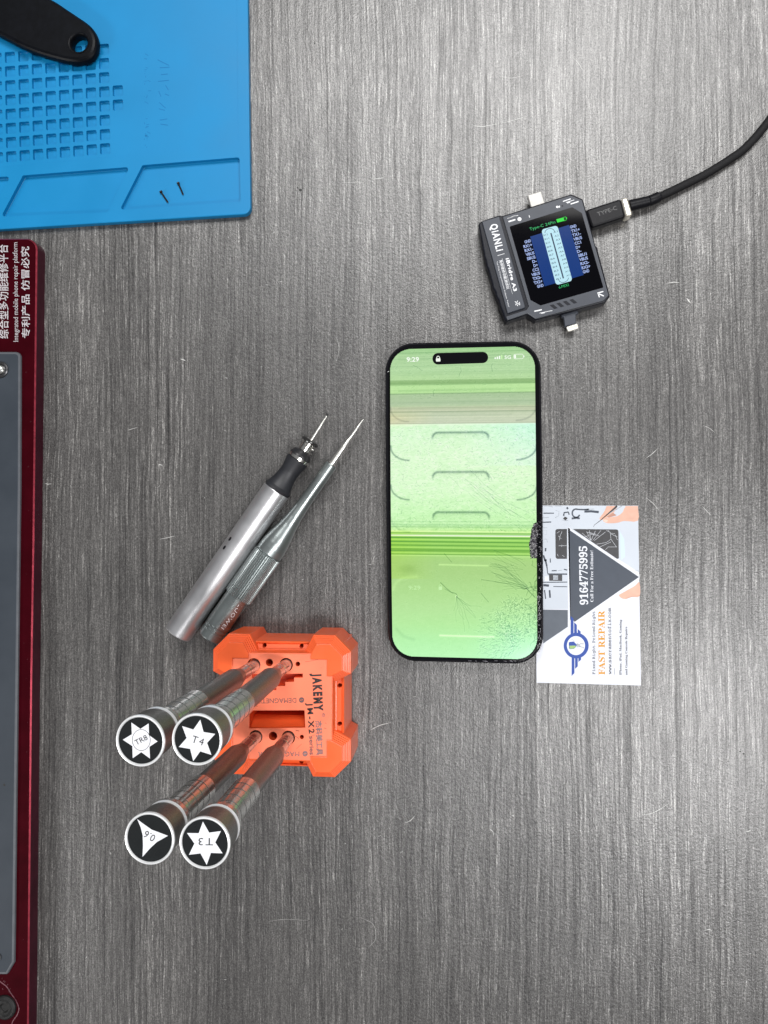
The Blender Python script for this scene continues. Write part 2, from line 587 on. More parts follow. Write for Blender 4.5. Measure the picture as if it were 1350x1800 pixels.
# faint moulded lettering, worn
k = MB()
BLUEL = M('blue_silicone_raised', (0.004, 0.13, 0.33), 0.5, spec=0.2, var=0.05, vscale=60)
zt = Zm(MZ - 0.31)
for _ in range(34):
    v_ = rng.choice([rng.uniform(78, 182), rng.uniform(205, 262)]); u_ = 257 + rng.uniform(-4, 3)
    k.stroke([(u_, v_), (u_ + rng.choice([rng.uniform(3, 7), rng.uniform(-1, 1)]), v_ + rng.uniform(-1, 4))], 0.9, zt, BLUEL)
for a, b_ in [((277, 105), (297, 115)), ((281, 119), (298, 118)), ((283, 131), (295, 130)), ((278, 143), (297, 141)), ((291, 150), (296, 158)),
              ((279, 160), (283, 170)), ((290, 165), (297, 168)), ((280, 180), (291, 190)), ((279, 191), (290, 194)), ((281, 211), (294, 209)), ((282, 218), (295, 220))]:
    k.stroke([a, b_], 1.2, zt, BLUEL)
k.build('moulded_lettering', mat_t)

# two little screws in the tray
BRS = M('dark_bronze_screw', (0.045, 0.03, 0.022), 0.4, 0.7, var=0.4, vscale=3000)
def tiny_screw(h, e_, label, base=None):
    zf = MZ - 2.3
    a = W(*h, zf + 0.75); b_ = W(*e_, zf + 0.45)
    g = thing('tiny_screw', label, 'screw', (a.x, a.y, zf), group='tiny screws in the mat tray')
    ax = (b_ - a)
    s1 = MB(); L_ = ax.length
    s1.lathe(a, ax, [(0, 0.5), (0.15, 0.75), (0.7, 0.8), (0.9, 0.5)], BRS, 16)
    s1.build('head', g)
    s2 = MB()
    pr = [(0.85, 0.3)]
    tcur = 0.95
    while tcur < L_:
        pr += [(tcur, 0.46), (tcur + 0.18, 0.30)]
        tcur += 0.36
    pr.append((L_ + 0.2, 0.2))
    s2.lathe(a, ax, pr, BRS, 12)
    s2.build('shank', g)
tiny_screw(C1(828, 986), C1(866, 1044), 'tiny dark screw nearer the slanted end of the blue tray')
tiny_screw(C1(918, 941), C1(945, 1004), 'tiny dark screw nearer the right edge of the blue mat tray')

# black tool handle lying on the mat
BLKP = M('black_handle_plastic', (0.003, 0.0035, 0.005), 0.40, spec=0.10, var=0.3, vscale=300, bump=0.15, bscale=1800)
h_t = thing('hand_tool', 'black plastic tool handle with a round hanging hole on the blue mat', 'tool handle', W(60, 40, MZ))
def C5(x, y): return (x / 6.136, y / 6.136)
ol = [C5(*p) for p in [(-1500, -420), (-700, 20), (0, 378), (200, 484), (400, 564), (600, 624), (740, 654), (855, 660), (955, 630), (1018, 562), (1042, 474), (1038, 395), (1000, 308),
                       (930, 232), (800, 142), (680, 62), (590, 2), (200, -230), (-300, -560), (-900, -900)]]
HZ = MZ + 5.0
olw = pxw([(p.x, p.y) for p in smooth_path(ol, 4)], HZ)
hc = W(*C5(850, 460), HZ)
hr = 5.9
hole = [(hc.x + hr * math.cos(2 * math.pi * i / 36), hc.y + hr * math.sin(2 * math.pi * i / 36)) for i in range(36)]
k = MB()
k.rings(olw, [(1.2, MZ), (0.4, MZ + 0.5), (0, MZ + 1.5), (0, HZ - 2.2), (0.4, HZ - 1.1), (1.1, HZ - 0.4), (2.2, HZ)], BLKP, holes=[hole[::1]])
# rounded bore rim and bore
n = 36
pr = [(hr, HZ), (hr - 0.15, HZ + 0.25), (hr - 0.6, HZ + 0.3), (hr - 1.1, HZ - 0.1), (hr - 1.5, HZ - 0.9), (hr - 1.65, HZ - 2), (hr - 1.65, MZ + 1), (hr - 1.3, MZ)]
vs = [(hc.x + r * math.cos(2 * math.pi * i / n), hc.y + r * math.sin(2 * math.pi * i / n), z) for r, z in pr for i in range(n)]
k.add(vs, [[a * n + i, a * n + (i + 1) % n, (a + 1) * n + (i + 1) % n, (a + 1) * n + i] for a in range(len(pr) - 1) for i in range(n)], BLKP, True)
k.build('handle', h_t, sharp=50)

# ------------------------------------------------------------------ red repair platform
RED = M('dark_red_anodised', (0.030, 0.0010, 0.0032), 0.30, 0.0, var=0.2, vscale=80, spec=0.04, bump=0.08, bscale=3000, spots=((0.11, 0.02, 0.03), 900, 0.72, 0.5))
REDS = M('red_anodised_side', (0.045, 0.006, 0.014), 0.42, 0.0, var=0.2, vscale=120, spec=0.1)
REDE = M('bright_red_chamfer', (0.38, 0.045, 0.070), 0.28, 0.75, var=0.25, vscale=300)
PADM = M('slate_grey_pad', (0.034, 0.042, 0.053), 0.45, var=0.07, vscale=50, bump=0.1, bscale=2500, rvar=0.08, spec=0.25)
PADE = M('pad_edge_grey', (0.085, 0.092, 0.105), 0.4, var=0.1, vscale=200)
WHT = M('engraved_pale_lettering', (0.42, 0.40, 0.42), 0.6, var=0.25, vscale=1500)
STEEL = M('polished_steel', (0.75, 0.74, 0.70), 0.28, 0.9, var=0.08, vscale=150)
DSTL = M('dark_steel', (0.10, 0.10, 0.105), 0.35, 0.9, var=0.2, vscale=600)
r_t = thing('repair_platform', 'dark red metal phone repair platform with grey pad along left edge', 'repair platform', W(20, 1000, 0))
RZ = 7.8
edge = [(64.3, 420), (62.5, 700), (59, 950), (55.5, 1200), (51.8, 1500), (48.5, 1850)]
plate = [(-300, 419), (64.8, 419.5), (59.0, 950), (55, 1200), (48.3, 1900), (-300, 1900)]
pl = pxw(rounded(plate, [0, 19, 0, 0, 0, 0], 10), RZ)
k = MB()
k.rings(pl, [(-0.1, 0), (-0.1, RZ - 0.55), (0.55, RZ)], [REDS, REDE], topmat=RED, smooth=True)
kb = k
k = MB()
pad = pxw(rounded([(-300, 618), (35.2, 619), (34.6, 850), (30, 1200), (24, 1692), (12, 1712.5), (-300, 1713)], [0, 9, 0, 0, 3, 3, 0], 8), RZ + 1.2)
k.rings(pad, [(-0.3, RZ), (-0.1, RZ + 0.9), (0.25, RZ + 1.2), (1.0, RZ + 1.2)], [PADE, PADE, PADE], topmat=PADM)
k.fill([(5, 1379), (8, 1377), (10, 1381), (7, 1382)], Zm(RZ + 1.22), DUST)
k.build('grey_pad', r_t)
b0 = W(1, 650, RZ + 1.2)
k = MB()
k.lathe((b0.x, b0.y, RZ + 1.2), (0, 0, 1), [(0, 4.3), (0.5, 4.2), (0.9, 3.7), (0.9, 3.0), (0.2, 2.5)], [DSTL] * 4, 32, False, True)
wa = k.build('bolt', r_t)
k = MB()
k.lathe((b0.x, b0.y, RZ + 1.2), (0, 0, 1), [(0.2, 2.2), (1.0, 2.15), (1.5, 1.6), (1.75, 0.8), (1.8, 0.05)], STEEL, 32, False, True)
k.build('bolt_dome', wa)
b1 = W(-4, 1682, RZ + 1.2)
k = MB()
k.lathe((b1.x, b1.y, RZ + 1.2), (0, 0, 1), [(0, 2.0), (0.3, 1.9), (0.3, 1.3), (0.05, 1.0)], DSTL, 24, False, True)
k.build('bolt', r_t)
b2 = W(9, 1770, RZ)
GUN = M('dark_rubber_foot', (0.014, 0.014, 0.014), 0.5, spec=0.2, var=0.3, vscale=700, bump=0.2, bscale=1500)
k = MB()
k.lathe((b2.x, b2.y, RZ), (0, 0, 1), [(0.03, 6.1), (0.9, 5.9), (1.3, 5.2), (1.25, 4.4), (0.9, 4.0), (1.1, 3.2), (1.1, 2.4), (0.5, 1.8)], GUN, 40, False, True)
k.build('corner_knob', r_t)
PAR = M('worn_bare_edge', (0.15, 0.06, 0.075), 0.4, 0.3, var=0.6, vscale=900)
k = kb
arc = [(-6, 1720), (2, 1727), (12, 1735), (19, 1746), (27, 1757), (32, 1768), (33, 1776), (29, 1786), (23, 1794), (19, 1806)]
k.stroke([(p.x, p.y) for p in smooth_path(arc, 4)], 1.6, Zm(RZ + 0.05), PAR)
for _ in range(16):
    u, v = rng.uniform(3, 20), rng.uniform(1718, 1744)
    if abs((v - 1727) - (u - 2) * 1.1) < 10:
        k.stroke([(u, v), (u + rng.uniform(-2, 2), v + rng.uniform(-3, 3))], 0.7, Zm(RZ + 0.06), PAR)
for _ in range(30):
    v = rng.uniform(640, 1700); u = 36.5 - (v - 620) * 0.0105 + rng.uniform(-0.5, 2) if rng.random() < 0.5 else rng.uniform(38, 56)
    k.stroke([(u, v), (u + rng.uniform(-.8, .8), v + rng.uniform(-2, 2))], 0.4, Zm(RZ + 0.06), PAR)
k.build('base_plate', r_t)
k = MB()
zr_ = Zm(RZ + 0.04)
k.text('综合型多功能维修平台', (13.6, 595), (12.5, 430), 13.2, zr_, WHT, 0.012)
k.text('Integrated mobile phone repair platform', (32.0, 600.5), (30.5, 426), 8.6, zr_, WHT, 0.0)
k.text('专利产品 仿冒必究', (51.3, 594), (50.0, 433), 11.0, zr_, WHT, 0.012)
k.build('engraved_lettering', r_t)

# ------------------------------------------------------------------ business card
CARD = M('white_card', (0.63, 0.65, 0.71), 0.5, spec=0.2, var=0.02, vscale=60)
CPH = M('printed_pale_blue', (0.52, 0.56, 0.62), 0.5, spec=0.2, var=0.03, vscale=60)
CNAVY = M('printed_slate', (0.060, 0.071, 0.092), 0.4, var=0.05, vscale=200, spec=0.2)
CSL2 = M('printed_mid_slate', (0.10, 0.115, 0.14), 0.4, var=0.06, vscale=200, spec=0.2)
CBLU = M('printed_royal_blue', (0.035, 0.075, 0.30), 0.5, spec=0.2)
CORA = M('printed_amber', (0.58, 0.27, 0.025), 0.5, spec=0.2)
CTXT = M('printed_grey_text', (0.045, 0.05, 0.07), 0.5, spec=0.2)
CBLK = M('printed_black', (0.018, 0.018, 0.022), 0.4, var=0.3, vscale=600)
CGRY = M('printed_grey', (0.32, 0.35, 0.39), 0.5, var=0.3, vscale=900)
CSKN = M('printed_skin', (0.62, 0.36, 0.27), 0.5, var=0.08, vscale=250)
CSKD = M('printed_skin_dark', (0.42, 0.21, 0.15), 0.5)
CWH = M('printed_white', (0.65, 0.67, 0.72), 0.5, spec=0.2)
CGRN = M('printed_green', (0.25, 0.40, 0.12), 0.5)
CSHD = M('printed_light_grey', (0.66, 0.69, 0.74), 0.5)
c_t = thing('business_card', 'white business card with slate triangle lying partly under the cracked phone', 'business card', W(1035, 1045, 0))
def C8(x, y): return (930 + x / 5.143, 870 + y / 5.143)
CZ = 0.35
k = MB()
cl = pxw([(940, 888.4), C8(985, 97), C8(1012, 1723), C8(68, 1697)], CZ)
k.rings(cl, [(0, 0.02), (0, CZ)], CARD, smooth=False, bottom=True)
k.build('card_stock', c_t)
def L8(pts): return [C8(*p) for p in pts]
z1, z2, z3, z4 = Zm(CZ + .012), Zm(CZ + .024), Zm(CZ + .036), Zm(CZ + .05)
k = MB()     # printed picture
k.fill(L8([(60, 99), (984, 99), (996, 700), (365, 296), (350, 296), (352, 1030), (60, 1036)]), z1, CPH)
k.fill(L8([(350, 300), (370, 300), (380, 1130), (352, 1130)]), z2, CWH)
k.fill(rounded(L8([(237, 308), (343, 308), (343, 578), (240, 578)]), [4, 0, 0, 4], 4), z2, CBLK)
k.fill(rounded(L8([(395, 308), (808, 312), (812, 575), (795, 578)]), [0, 4, 3, 0], 4), z2, CBLK)
def crk(pts, w=0.45, m=CWH): k.stroke(L8(pts), w, z3, m)
for q in [[(560, 415), (520, 330)], [(560, 412), (545, 320)], [(560, 412), (600, 325)], [(575, 412), (650, 320)], [(590, 412), (690, 335)], [(520, 335), (600, 365)],
          [(480, 345), (560, 412)], [(610, 445), (700, 430)], [(540, 335), (640, 375)], [(700, 430), (740, 400), (735, 340), (700, 320)], [(740, 400), (790, 470)],
          [(735, 350), (800, 380)], [(690, 495), (715, 470), (795, 470)], [(640, 470), (740, 425)], [(780, 360), (800, 410)], [(500, 380), (600, 345)], [(715, 320), (735, 345), (775, 350)]]:
    crk(q)
for q in [[(250, 345), (275, 330)], [(300, 330), (280, 370), (275, 410)], [(265, 370), (290, 395)], [(268, 460), (340, 458)], [(295, 450), (295, 470)], [(255, 535), (265, 555)], [(300, 545), (320, 560)]]:
    crk(q)
# small tools and parts at the top of the picture
k.stroke([C8(425 + 35 * math.cos(a), 165 + 38 * math.sin(a)) for a in np.linspace(0.4, 4.9, 14)], 2.6, z2, CNAVY)
k.stroke(L8([(430, 130), (490, 133), (540, 130)]), 2.6, z2, CNAVY)
k.stroke(L8([(500, 150), (560, 148), (630, 155)]), 4.0, z2, CNAVY)
k.stroke(L8([(520, 130), (590, 128)]), 1.6, z2, CGRY)
k.stroke(L8([(385, 213), (430, 208), (458, 212)]), 3.2, z2, CNAVY)
k.stroke(L8([(312, 190), (318, 160), (355, 155), (362, 178)]), 2.6, z2, CNAVY)
k.fill(L8([(305, 215), (325, 195), (350, 210), (330, 230)]), z2, CBLK)
k.stroke(L8([(300, 228), (352, 232)]), 1.4, z2, CGRY)
k.fill(L8([(335, 120), (345, 105), (358, 122), (345, 132)]), z2, CNAVY)
for q, w in [([(130, 100), (180, 100), (215, 108)], 1.2), ([(235, 100), (300, 102)], 1.0), ([(130, 165), (225, 165)], 1.8), ([(125, 205), (180, 205)], 1.2), ([(240, 140), (270, 150), (268, 190), (235, 205)], 1.0),
             ([(125, 247), (200, 245)], 2.0), ([(125, 297), (165, 297)], 0.9), ([(130, 320), (160, 320), (160, 360), (130, 360)], 0.5), ([(140, 400), (160, 400), (165, 430)], 1.2),
             ([(150, 480), (148, 510)], 2.6), ([(192, 575), (192, 612)], 1.8), ([(128, 545), (150, 600), (160, 640)], 3.0), ([(135, 590), (160, 590)], 3.0),
             ([(160, 640), (170, 715), (345, 716)], 2.4), ([(205, 686), (250, 684)], 1.8), ([(260, 684), (300, 680)], 0.9), ([(315, 672), (345, 680)], 2.0),
             ([(125, 790), (345, 788)], 1.6), ([(220, 828), (345, 830)], 1.4), ([(130, 815), (180, 820)], 4.0), ([(185, 860), (190, 930)], 3.0), ([(140, 860), (150, 940)], 2.0)]:
    k.stroke(L8(q), w, z2, CNAVY if w > 1.3 else CGRY)
k.fill(L8([(180, 720), (300, 722), (300, 778), (182, 776)]), z3, CBLK)
k.fill(L8([(218, 726), (262, 726), (262, 768), (218, 768)]), z4, CGRY)
k.fill(L8([(305, 726), (345, 726), (345, 780), (305, 780)]), z3, CPH)
k.fill(L8([(140, 735), (178, 735), (178, 780), (142, 780)]), z3, CSHD)
k.fill(L8([(822, 330), (860, 400), (868, 560), (830, 590)]), z2, M('printed_sky_blue', (0.50, 0.62, 0.78), 0.5))
# hand with tweezers
k.fill([(p.x, p.y) for p in smooth_path(L8([(700, 100), (680, 150), (640, 205), (645, 225), (690, 215), (760, 170), (790, 120), (800, 100)]), 3)], z2, CSKN)
k.fill([(p.x, p.y) for p in smooth_path(L8([(860, 100), (850, 150), (800, 190), (720, 205), (672, 225), (680, 245), (720, 256), (800, 252), (860, 235), (984, 232), (983, 100)]), 3)], z2, CSKN)
k.fill(L8([(672, 228), (690, 220), (712, 228), (708, 244), (684, 246)]), z3, M('printed_nail', (0.74, 0.50, 0.42), 0.4))
k.fill(L8([(780, 180), (840, 150), (870, 110), (872, 100), (800, 100), (790, 130)]), z3, CPH)
k.fill(L8([(705, 195), (760, 160), (790, 185), (720, 205)]), z3, CSKD)
k.stroke(L8([(582, 290), (590, 272), (640, 235), (720, 165), (780, 115), (795, 98)]), [0.5, 0.7, 1.0, 2.0, 3.2, 3.4], z4, CBLK)
k.stroke(L8([(640, 232), (720, 170), (810, 118), (840, 98)]), [0.6, 1.2, 1.8, 2.0], z4, CGRY)
k.fill([(p.x, p.y) for p in smooth_path(L8([(808, 905), (830, 930), (870, 942), (930, 922), (1000, 915), (997, 790), (960, 820), (890, 860), (830, 893), (808, 905)]), 3)], z2, CSKN)
k.stroke(L8([(870, 938), (930, 918), (1000, 910)]), 0.6, z3, CSKD)
k.stroke(L8([(960, 680), (996, 690)]), 0.8, z3, CGRY)
k.build('printed_picture', c_t)
k = MB()     # triangles
k.fill(L8([(352, 296), (998, 722), (998, 762), (418, 1150), (372, 1150)]), z2, CWH)
k.fill(L8([(366, 318), (994, 742), (412, 1148), (376, 1100)]), z3, CNAVY)
k.fill(L8([(125, 1037), (350, 1040), (350, 1192), (127, 1343)]), z2, CSL2)
k.fill(L8([(127, 1345), (350, 1196), (352, 1215), (127, 1415)]), z1, CSHD)
k.build('printed_triangles', c_t)
k = MB()     # winged ring emblem (figure inside is left out except for its plain colours)
RA = [C8(426 + 113 * math.cos(a), 1362 + 116 * math.sin(a)) for a in np.linspace(0, 2 * math.pi, 40, endpoint=False)]
RB = [C8(424 + 82 * math.cos(a), 1362 + 86 * math.sin(a)) for a in np.linspace(0, 2 * math.pi, 40, endpoint=False)]
k.fill(RA, z4, CBLU)
k.fill(RB, Zm(CZ + .06), CWH)
for sgn, cuts in ((-1, [(376, 402, 1095, 1120), (408, 432, 1152, 1175), (440, 466, 1212, 1235)]), (1, [(385, 410, 1636, 1610), (416, 440, 1572, 1550), (446, 470, 1510, 1490)])):
    for xa, xb, ya, yb in cuts:
        yo = 1280 if sgn < 0 else 1445
        k.fill(L8([(xa, ya), (xb, yb), (xb, yo), (xa, yo)]), Zm(CZ + .043), CBLU)
E3 = Zm(CZ + .07)
k.fill(rounded(L8([(358, 1330), (405, 1325), (432, 1355), (425, 1375), (405, 1392), (362, 1395)]), 2, 3), E3, CBLU)
k.fill(L8([(365, 1362), (420, 1362), (425, 1376), (400, 1390), (366, 1390)]), Zm(CZ + .075), CGRN)
k.fill(L8([(430, 1340), (462, 1350), (465, 1375), (430, 1380)]), E3, CGRY)
k.stroke(L8([(460, 1345), (495, 1347)]), 0.8, E3, CTXT)
k.stroke(L8([(460, 1372), (492, 1378), (492, 1388)]), 0.8, E3, CTXT)
k.stroke(L8([(380, 1305), (400, 1312), (412, 1325)]), 0.7, E3, CGRY)
k.build('printed_emblem', c_t)
k = MB()     # text
z5 = Zm(CZ + .055)
k.text(mathify('9164775995', SERIF), C8(533, 992), C8(524, 462), 14.0, z5, CWH, 0.012)
k.text(mathify('Call For a Free Estimate!', SERIF), C8(581, 967), C8(578, 503), 5.4, z5, CWH, 0.0)
k.text(mathify('Fixed Right. Priced Right', MONO), C8(597, 1622), C8(596, 1052), 5.4, z5, CTXT, 0.012)
k.text(mathify('FAST REPAIR', SERIF), C8(686, 1626), C8(682, 1046), 11.3, z5, CORA, 0.006)
k.text(mathify('www.sacramentofix.com', MONO), C8(744, 1622), C8(740, 1020), 6.2, z5, CTXT, 0.012)
k.text(mathify('iPhone, iPad, MacBook, Gaming', SERIF), C8(836, 1628), C8(836, 1128), 4.0, z5, CTXT, 0.006)
k.text(mathify('and Gaming Console Repairs', SERIF), C8(889, 1628), C8(887, 1192), 4.0, z5, CTXT, 0.006)
k.stroke(L8([(771, 1566), (772, 1625)]), 0.5, z5, CTXT)
k.build('printed_lettering', c_t)

# ------------------------------------------------------------------ phone
PBLK = M('black_phone_rim', (0.008, 0.008, 0.010), 0.14, 0.0, var=0.2, vscale=300, spec=0.35, rvar=0.04)
PGL = M('black_glass', (0.002, 0.002, 0.003), 0.07, 0.0, spec=0.3)
p_t = thing('mobile_phone', 'cracked black phone with glitching green screen showing the time 9:29', 'phone', W(816, 884, 0))
PZ = 8.2
def tz(z): return lambda u, v: W(u, v, z + 0.47 * (u - 678) / 275)
def tilt(x): return 0.47 * (x - W(678, 884, PZ).x) / 76.0
body = ccw([W(u, v, PZ)[:2] for u, v in rounded([(676.5, 602.5), (950.5, 598.5), (954.3, 860), (956, 1168.5), (682.5, 1162), (678, 860)][::-1], [0, 51, 51, 0, 51, 51], 12)])
k = MB()
k.rings(body, [(1.2, 0.05), (0.35, 0.5), (0, 1.3), (0, PZ - 1.4), (0.2, PZ - 0.6), (0.6, PZ - 0.18), (1.1, PZ)], PBLK, bottom=True, top=False)
L0 = inset(body, 1.1)
k.ngon([(x, y, PZ) for x, y in L0], PGL)
for q in k.v: q.z += tilt(q.x)
kbody = k
# the display: colours of the picture shown on it, one value per point of a fine sheet
NX, NY = 330, 710
S, T = np.meshgrid(np.linspace(0, 1, NX), np.linspace(0, 1, NY))
X = 686 + 255 * S; Y = 611 + 546 * T
img = np.zeros((NY, NX, 3))
nr = np.random.RandomState(3)
ys = np.array([605, 625, 650, 666, 669, 674, 677, 690, 691.5, 693, 710, 713, 716, 722, 724, 726, 743, 744.5, 746, 750, 800, 860, 905, 925, 938, 945, 952, 976, 978, 990, 1010, 1040, 1070, 1100, 1130, 1160], float)
cs = np.array([(160, 212, 135), (176, 214, 152), (178, 216, 154), (182, 220, 152), (142, 184, 112), (146, 188, 115), (188, 230, 152), (186, 228, 150), (132, 168, 112), (174, 202, 150), (176, 200, 155),
               (180, 204, 156), (196, 208, 165), (196, 206, 168), (172, 188, 148), (199, 212, 173), (204, 214, 180), (176, 186, 155), (232, 255, 214), (217, 252, 203), (223, 254, 204), (220, 254, 199),
               (205, 250, 180), (200, 246, 172), (192, 240, 140), (152, 214, 90), (156, 216, 92), (158, 214, 94), (170, 218, 118), (170, 213, 124), (171, 214, 127), (176, 222, 136), (182, 230, 148), (183, 238, 154),
               (184, 246, 168), (190, 252, 180)], float)
for c in range(3): img[..., c] = np.interp(Y, ys, cs[:, c])
# left/right drift
lw = np.clip(1 - S * 3.2, 0, 1)
img[..., 2] -= 14 * lw * np.exp(-((Y - 735) / 14) ** 2) + 22 * lw * ((Y > 935) & (Y < 1020))
img[..., 0] += 10 * lw * np.exp(-((Y - 735) / 14) ** 2)
rt = np.clip((S - 0.5) * 2, 0, 1)
img[..., 0] -= 14 * rt * ((Y > 746) & (Y < 800)) * (1 - (Y - 746) / 60)
img[..., 2] += 14 * rt * ((Y > 746) & (Y < 820))
img[..., 2] += 26 * rt * np.clip((Y - 1060) / 90, 0, 1); img[..., 1] += 8 * rt * np.clip((Y - 1060) / 90, 0, 1)
# horizontal line glitches
def hline(y, w, amt, x0=686, x1=942, slope=0.0):
    yy = y + slope * (X - 814)
    g = np.exp(-((Y - yy) / w) ** 2) * (X >= x0) * (X <= x1)
    img[...] += (g * amt)[..., None] * np.array([1, 0.85, 0.8])
for i in range(95):
    y = nr.uniform(612, 745); hline(y, nr.uniform(0.3, 0.9), nr.uniform(-16, 10), slope=nr.uniform(-.004, .004), x0=nr.choice([686, 686, 700, 760]), x1=nr.choice([942, 942, 900]))
for i in range(40):
    hline(nr.uniform(918, 978), nr.uniform(0.4, 0.8), nr.uniform(-26, 12))
for y, a in [(924, -22), (929, -20), (936, 40), (939, -60), (943.5, 85), (947.5, -75), (951, 40), (954.5, -80), (958, 30), (961, -66), (965, 26), (968, -50), (971, -40), (974.5, 20), (976.5, -30), (979, 26)]:
    hline(y, 0.9, a, slope=0.004)
img[(Y > 941.5) & (Y < 945)] += np.array([22, 0, 60])
hline(618, 0.6, -40)
# soft figures of the picture: pill shadows and rounded tray corners
def seg_dist(pts):
    d = np.full(X.shape, 1e9)
    for (x0, y0), (x1, y1) in zip(pts[:-1], pts[1:]):
        dx, dy = x1 - x0, y1 - y0
        tt_ = np.clip(((X - x0) * dx + (Y - y0) * dy) / (dx * dx + dy * dy + 1e-9), 0, 1)
        d = np.minimum(d, np.hypot(X - x0 - tt_ * dx, Y - y0 - tt_ * dy))
    return d
def soft(pts, w, amt, fadey=None):
    d = seg_dist(pts)
    g = np.exp(-(d / w) ** 2)
    if fadey is not None: g = g * np.clip((fadey - Y) / 9, 0, 1)
    img[...] += (g * amt)[..., None] * np.array([1, 1, 0.8])
for y in (761, 831, 902):
    pts = [(761, y + 13)] + [(761 + 9 * (1 - math.cos(a)), y + 9 * (1 - math.sin(a))) for a in np.linspace(0, math.pi / 2, 6)] + [(850 + 9 * math.sin(a), y + 9 * (1 - math.cos(a))) for a in np.linspace(0, math.pi / 2, 6)] + [(859, y + 13)]
    soft(pts, 2.0, -82, y + 15)
    ins = (X > 763) & (X < 857) & (Y > y + 2) & (Y < y + 16)
    img[ins] -= (14 * np.clip(1 - (Y[ins] - y) / 14, 0, 1))[:, None]
for y, a in ((741, -26), (810, -76), (880, -74), (937, -22)):
    soft([(686.5, y - 26)] + [(686.5 + 32 * (1 - math.cos(q)), y - 24 + 24 * math.sin(q)) for q in np.linspace(0.2, math.pi / 2, 8)], 1.5, a)
    if y < 900: soft([(942, y - 26)] + [(942 - 34 * (1 - math.cos(q)), y - 24 + 24 * math.sin(q)) for q in np.linspace(0.2, math.pi / 2, 8)], 1.5, a)
soft([(771, 994.5), (857, 995.5)], 1.3, 30); soft([(771, 1119), (865, 1119.5)], 1.6, 46)
soft([(688, 1040), (694, 1027), (706, 1019), (730, 1016)], 3, 12); soft([(694, 1110), (706, 1122), (724, 1127)], 3, -12)
d = ((X - 716) / 15) ** 2 + ((Y - 1003) / 8) ** 2
img -= (np.exp(-d) * 16)[..., None]
# cracks
def crack(x, y, ang, length, amt=60, w=0.42, wander=0.25, forks=0.0):
    pts = [(x, y)]
    st = 2.2
    n_ = max(2, int(length / st))
    for i in range(n_):
        ang += nr.normal(0, wander)
        x += st * math.cos(ang); y += st * math.sin(ang)
        pts.append((x, y))
        if forks and nr.rand() < forks:
            crack(x, y, ang + nr.choice([-1, 1]) * nr.uniform(0.4, 1.1), length * 0.35, amt * 0.8, w, wander)
    drawc(pts, amt, w)
def drawc(pts, amt, w=0.42):
    P = np.array(pts)
    x0, x1 = P[:, 0].min() - 3, P[:, 0].max() + 3; y0, y1 = P[:, 1].min() - 3, P[:, 1].max() + 3
    i0, i1 = int((x0 - 686) / 255 * NX), int((x1 - 686) / 255 * NX) + 1
    j0, j1 = int((y0 - 611) / 546 * NY), int((y1 - 611) / 546 * NY) + 1
    i0, j0 = max(i0, 0), max(j0, 0); i1, j1 = min(i1, NX), min(j1, NY)
    if i1 <= i0 or j1 <= j0: return
    xs, yy = X[j0:j1, i0:i1], Y[j0:j1, i0:i1]
    d = np.full(xs.shape, 1e9)
    for (xa, ya), (xb, yb) in zip(pts[:-1], pts[1:]):
        dx, dy = xb - xa, yb - ya
        t_ = np.clip(((xs - xa) * dx + (yy - ya) * dy) / (dx * dx + dy * dy + 1e-9), 0, 1)
        d = np.minimum(d, np.hypot(xs - xa - t_ * dx, yy - ya - t_ * dy))
    img[j0:j1, i0:i1] -= (np.exp(-(d / w) ** 2) * amt)[..., None] * np.array([1.0, 0.95, 0.8])
    d2 = np.exp(-((d - 1.4) / 0.7) ** 2) * 3.6
    img[j0:j1, i0:i1] += d2[..., None]
# tiny worms round the lower right impact
for _ in range(820):
    a = nr.uniform(0, 2 * math.pi); r = math.sqrt(nr.rand()) * nr.uniform(0.7, 1.0)
    x = 903 + 44 * r * math.cos(a); y = 1090 + 46 * r * math.sin(a)
    crack(x, y, nr.uniform(0, 6.28), nr.uniform(4, 11), nr.uniform(12, 40), 0.42, 0.7)
for _ in range(420):     # radial dashes left of the corner
    a = nr.uniform(2.55, 3.65); r = nr.uniform(25, 95)
    x = 936 + r * math.cos(a); y = 1122 - r * math.sin(a) * -1
    crack(x, y, a + nr.normal(0, .2), nr.uniform(5, 14), nr.uniform(12, 36), 0.4, 0.3)
for _ in range(40): crack(940, nr.uniform(985, 1150), nr.uniform(1.2, 4.9), nr.uniform(10, 34), nr.uniform(35, 70), 0.5, 0.45)
for i in range(18):      # fan to the left of (925,1035)
    a = math.pi + 0.05 + i * 0.045 + nr.normal(0, .01)
    crack(924 + nr.uniform(-4, 4), 1034 + nr.uniform(-4, 3), a, nr.uniform(20, 80), nr.uniform(22, 52), 0.4, 0.07)
drawc([(922, 1033), (930, 1042), (937, 1049)], 90, 0.6)
drawc([(926, 1036), (900, 1028), (868, 1023), (845, 1020)], 70, 0.45)
for i in range(13):      # fan down from (800,1048)
    a = 0.62 + i * 0.085
    crack(801, 1050, a, nr.uniform(20, 66), nr.uniform(14, 38), 0.4, 0.10)
drawc([(773, 1026), (783, 1036), (792, 1043), (800, 1045), (803, 1050)], 70, 0.6)
drawc([(780, 1037), (795, 1045)], 50, 0.5)
drawc([(844, 1044), (850, 1051), (857, 1059)], 60, 0.5)
drawc([(780, 975), (786, 982), (793, 990)], 55, 0.5)
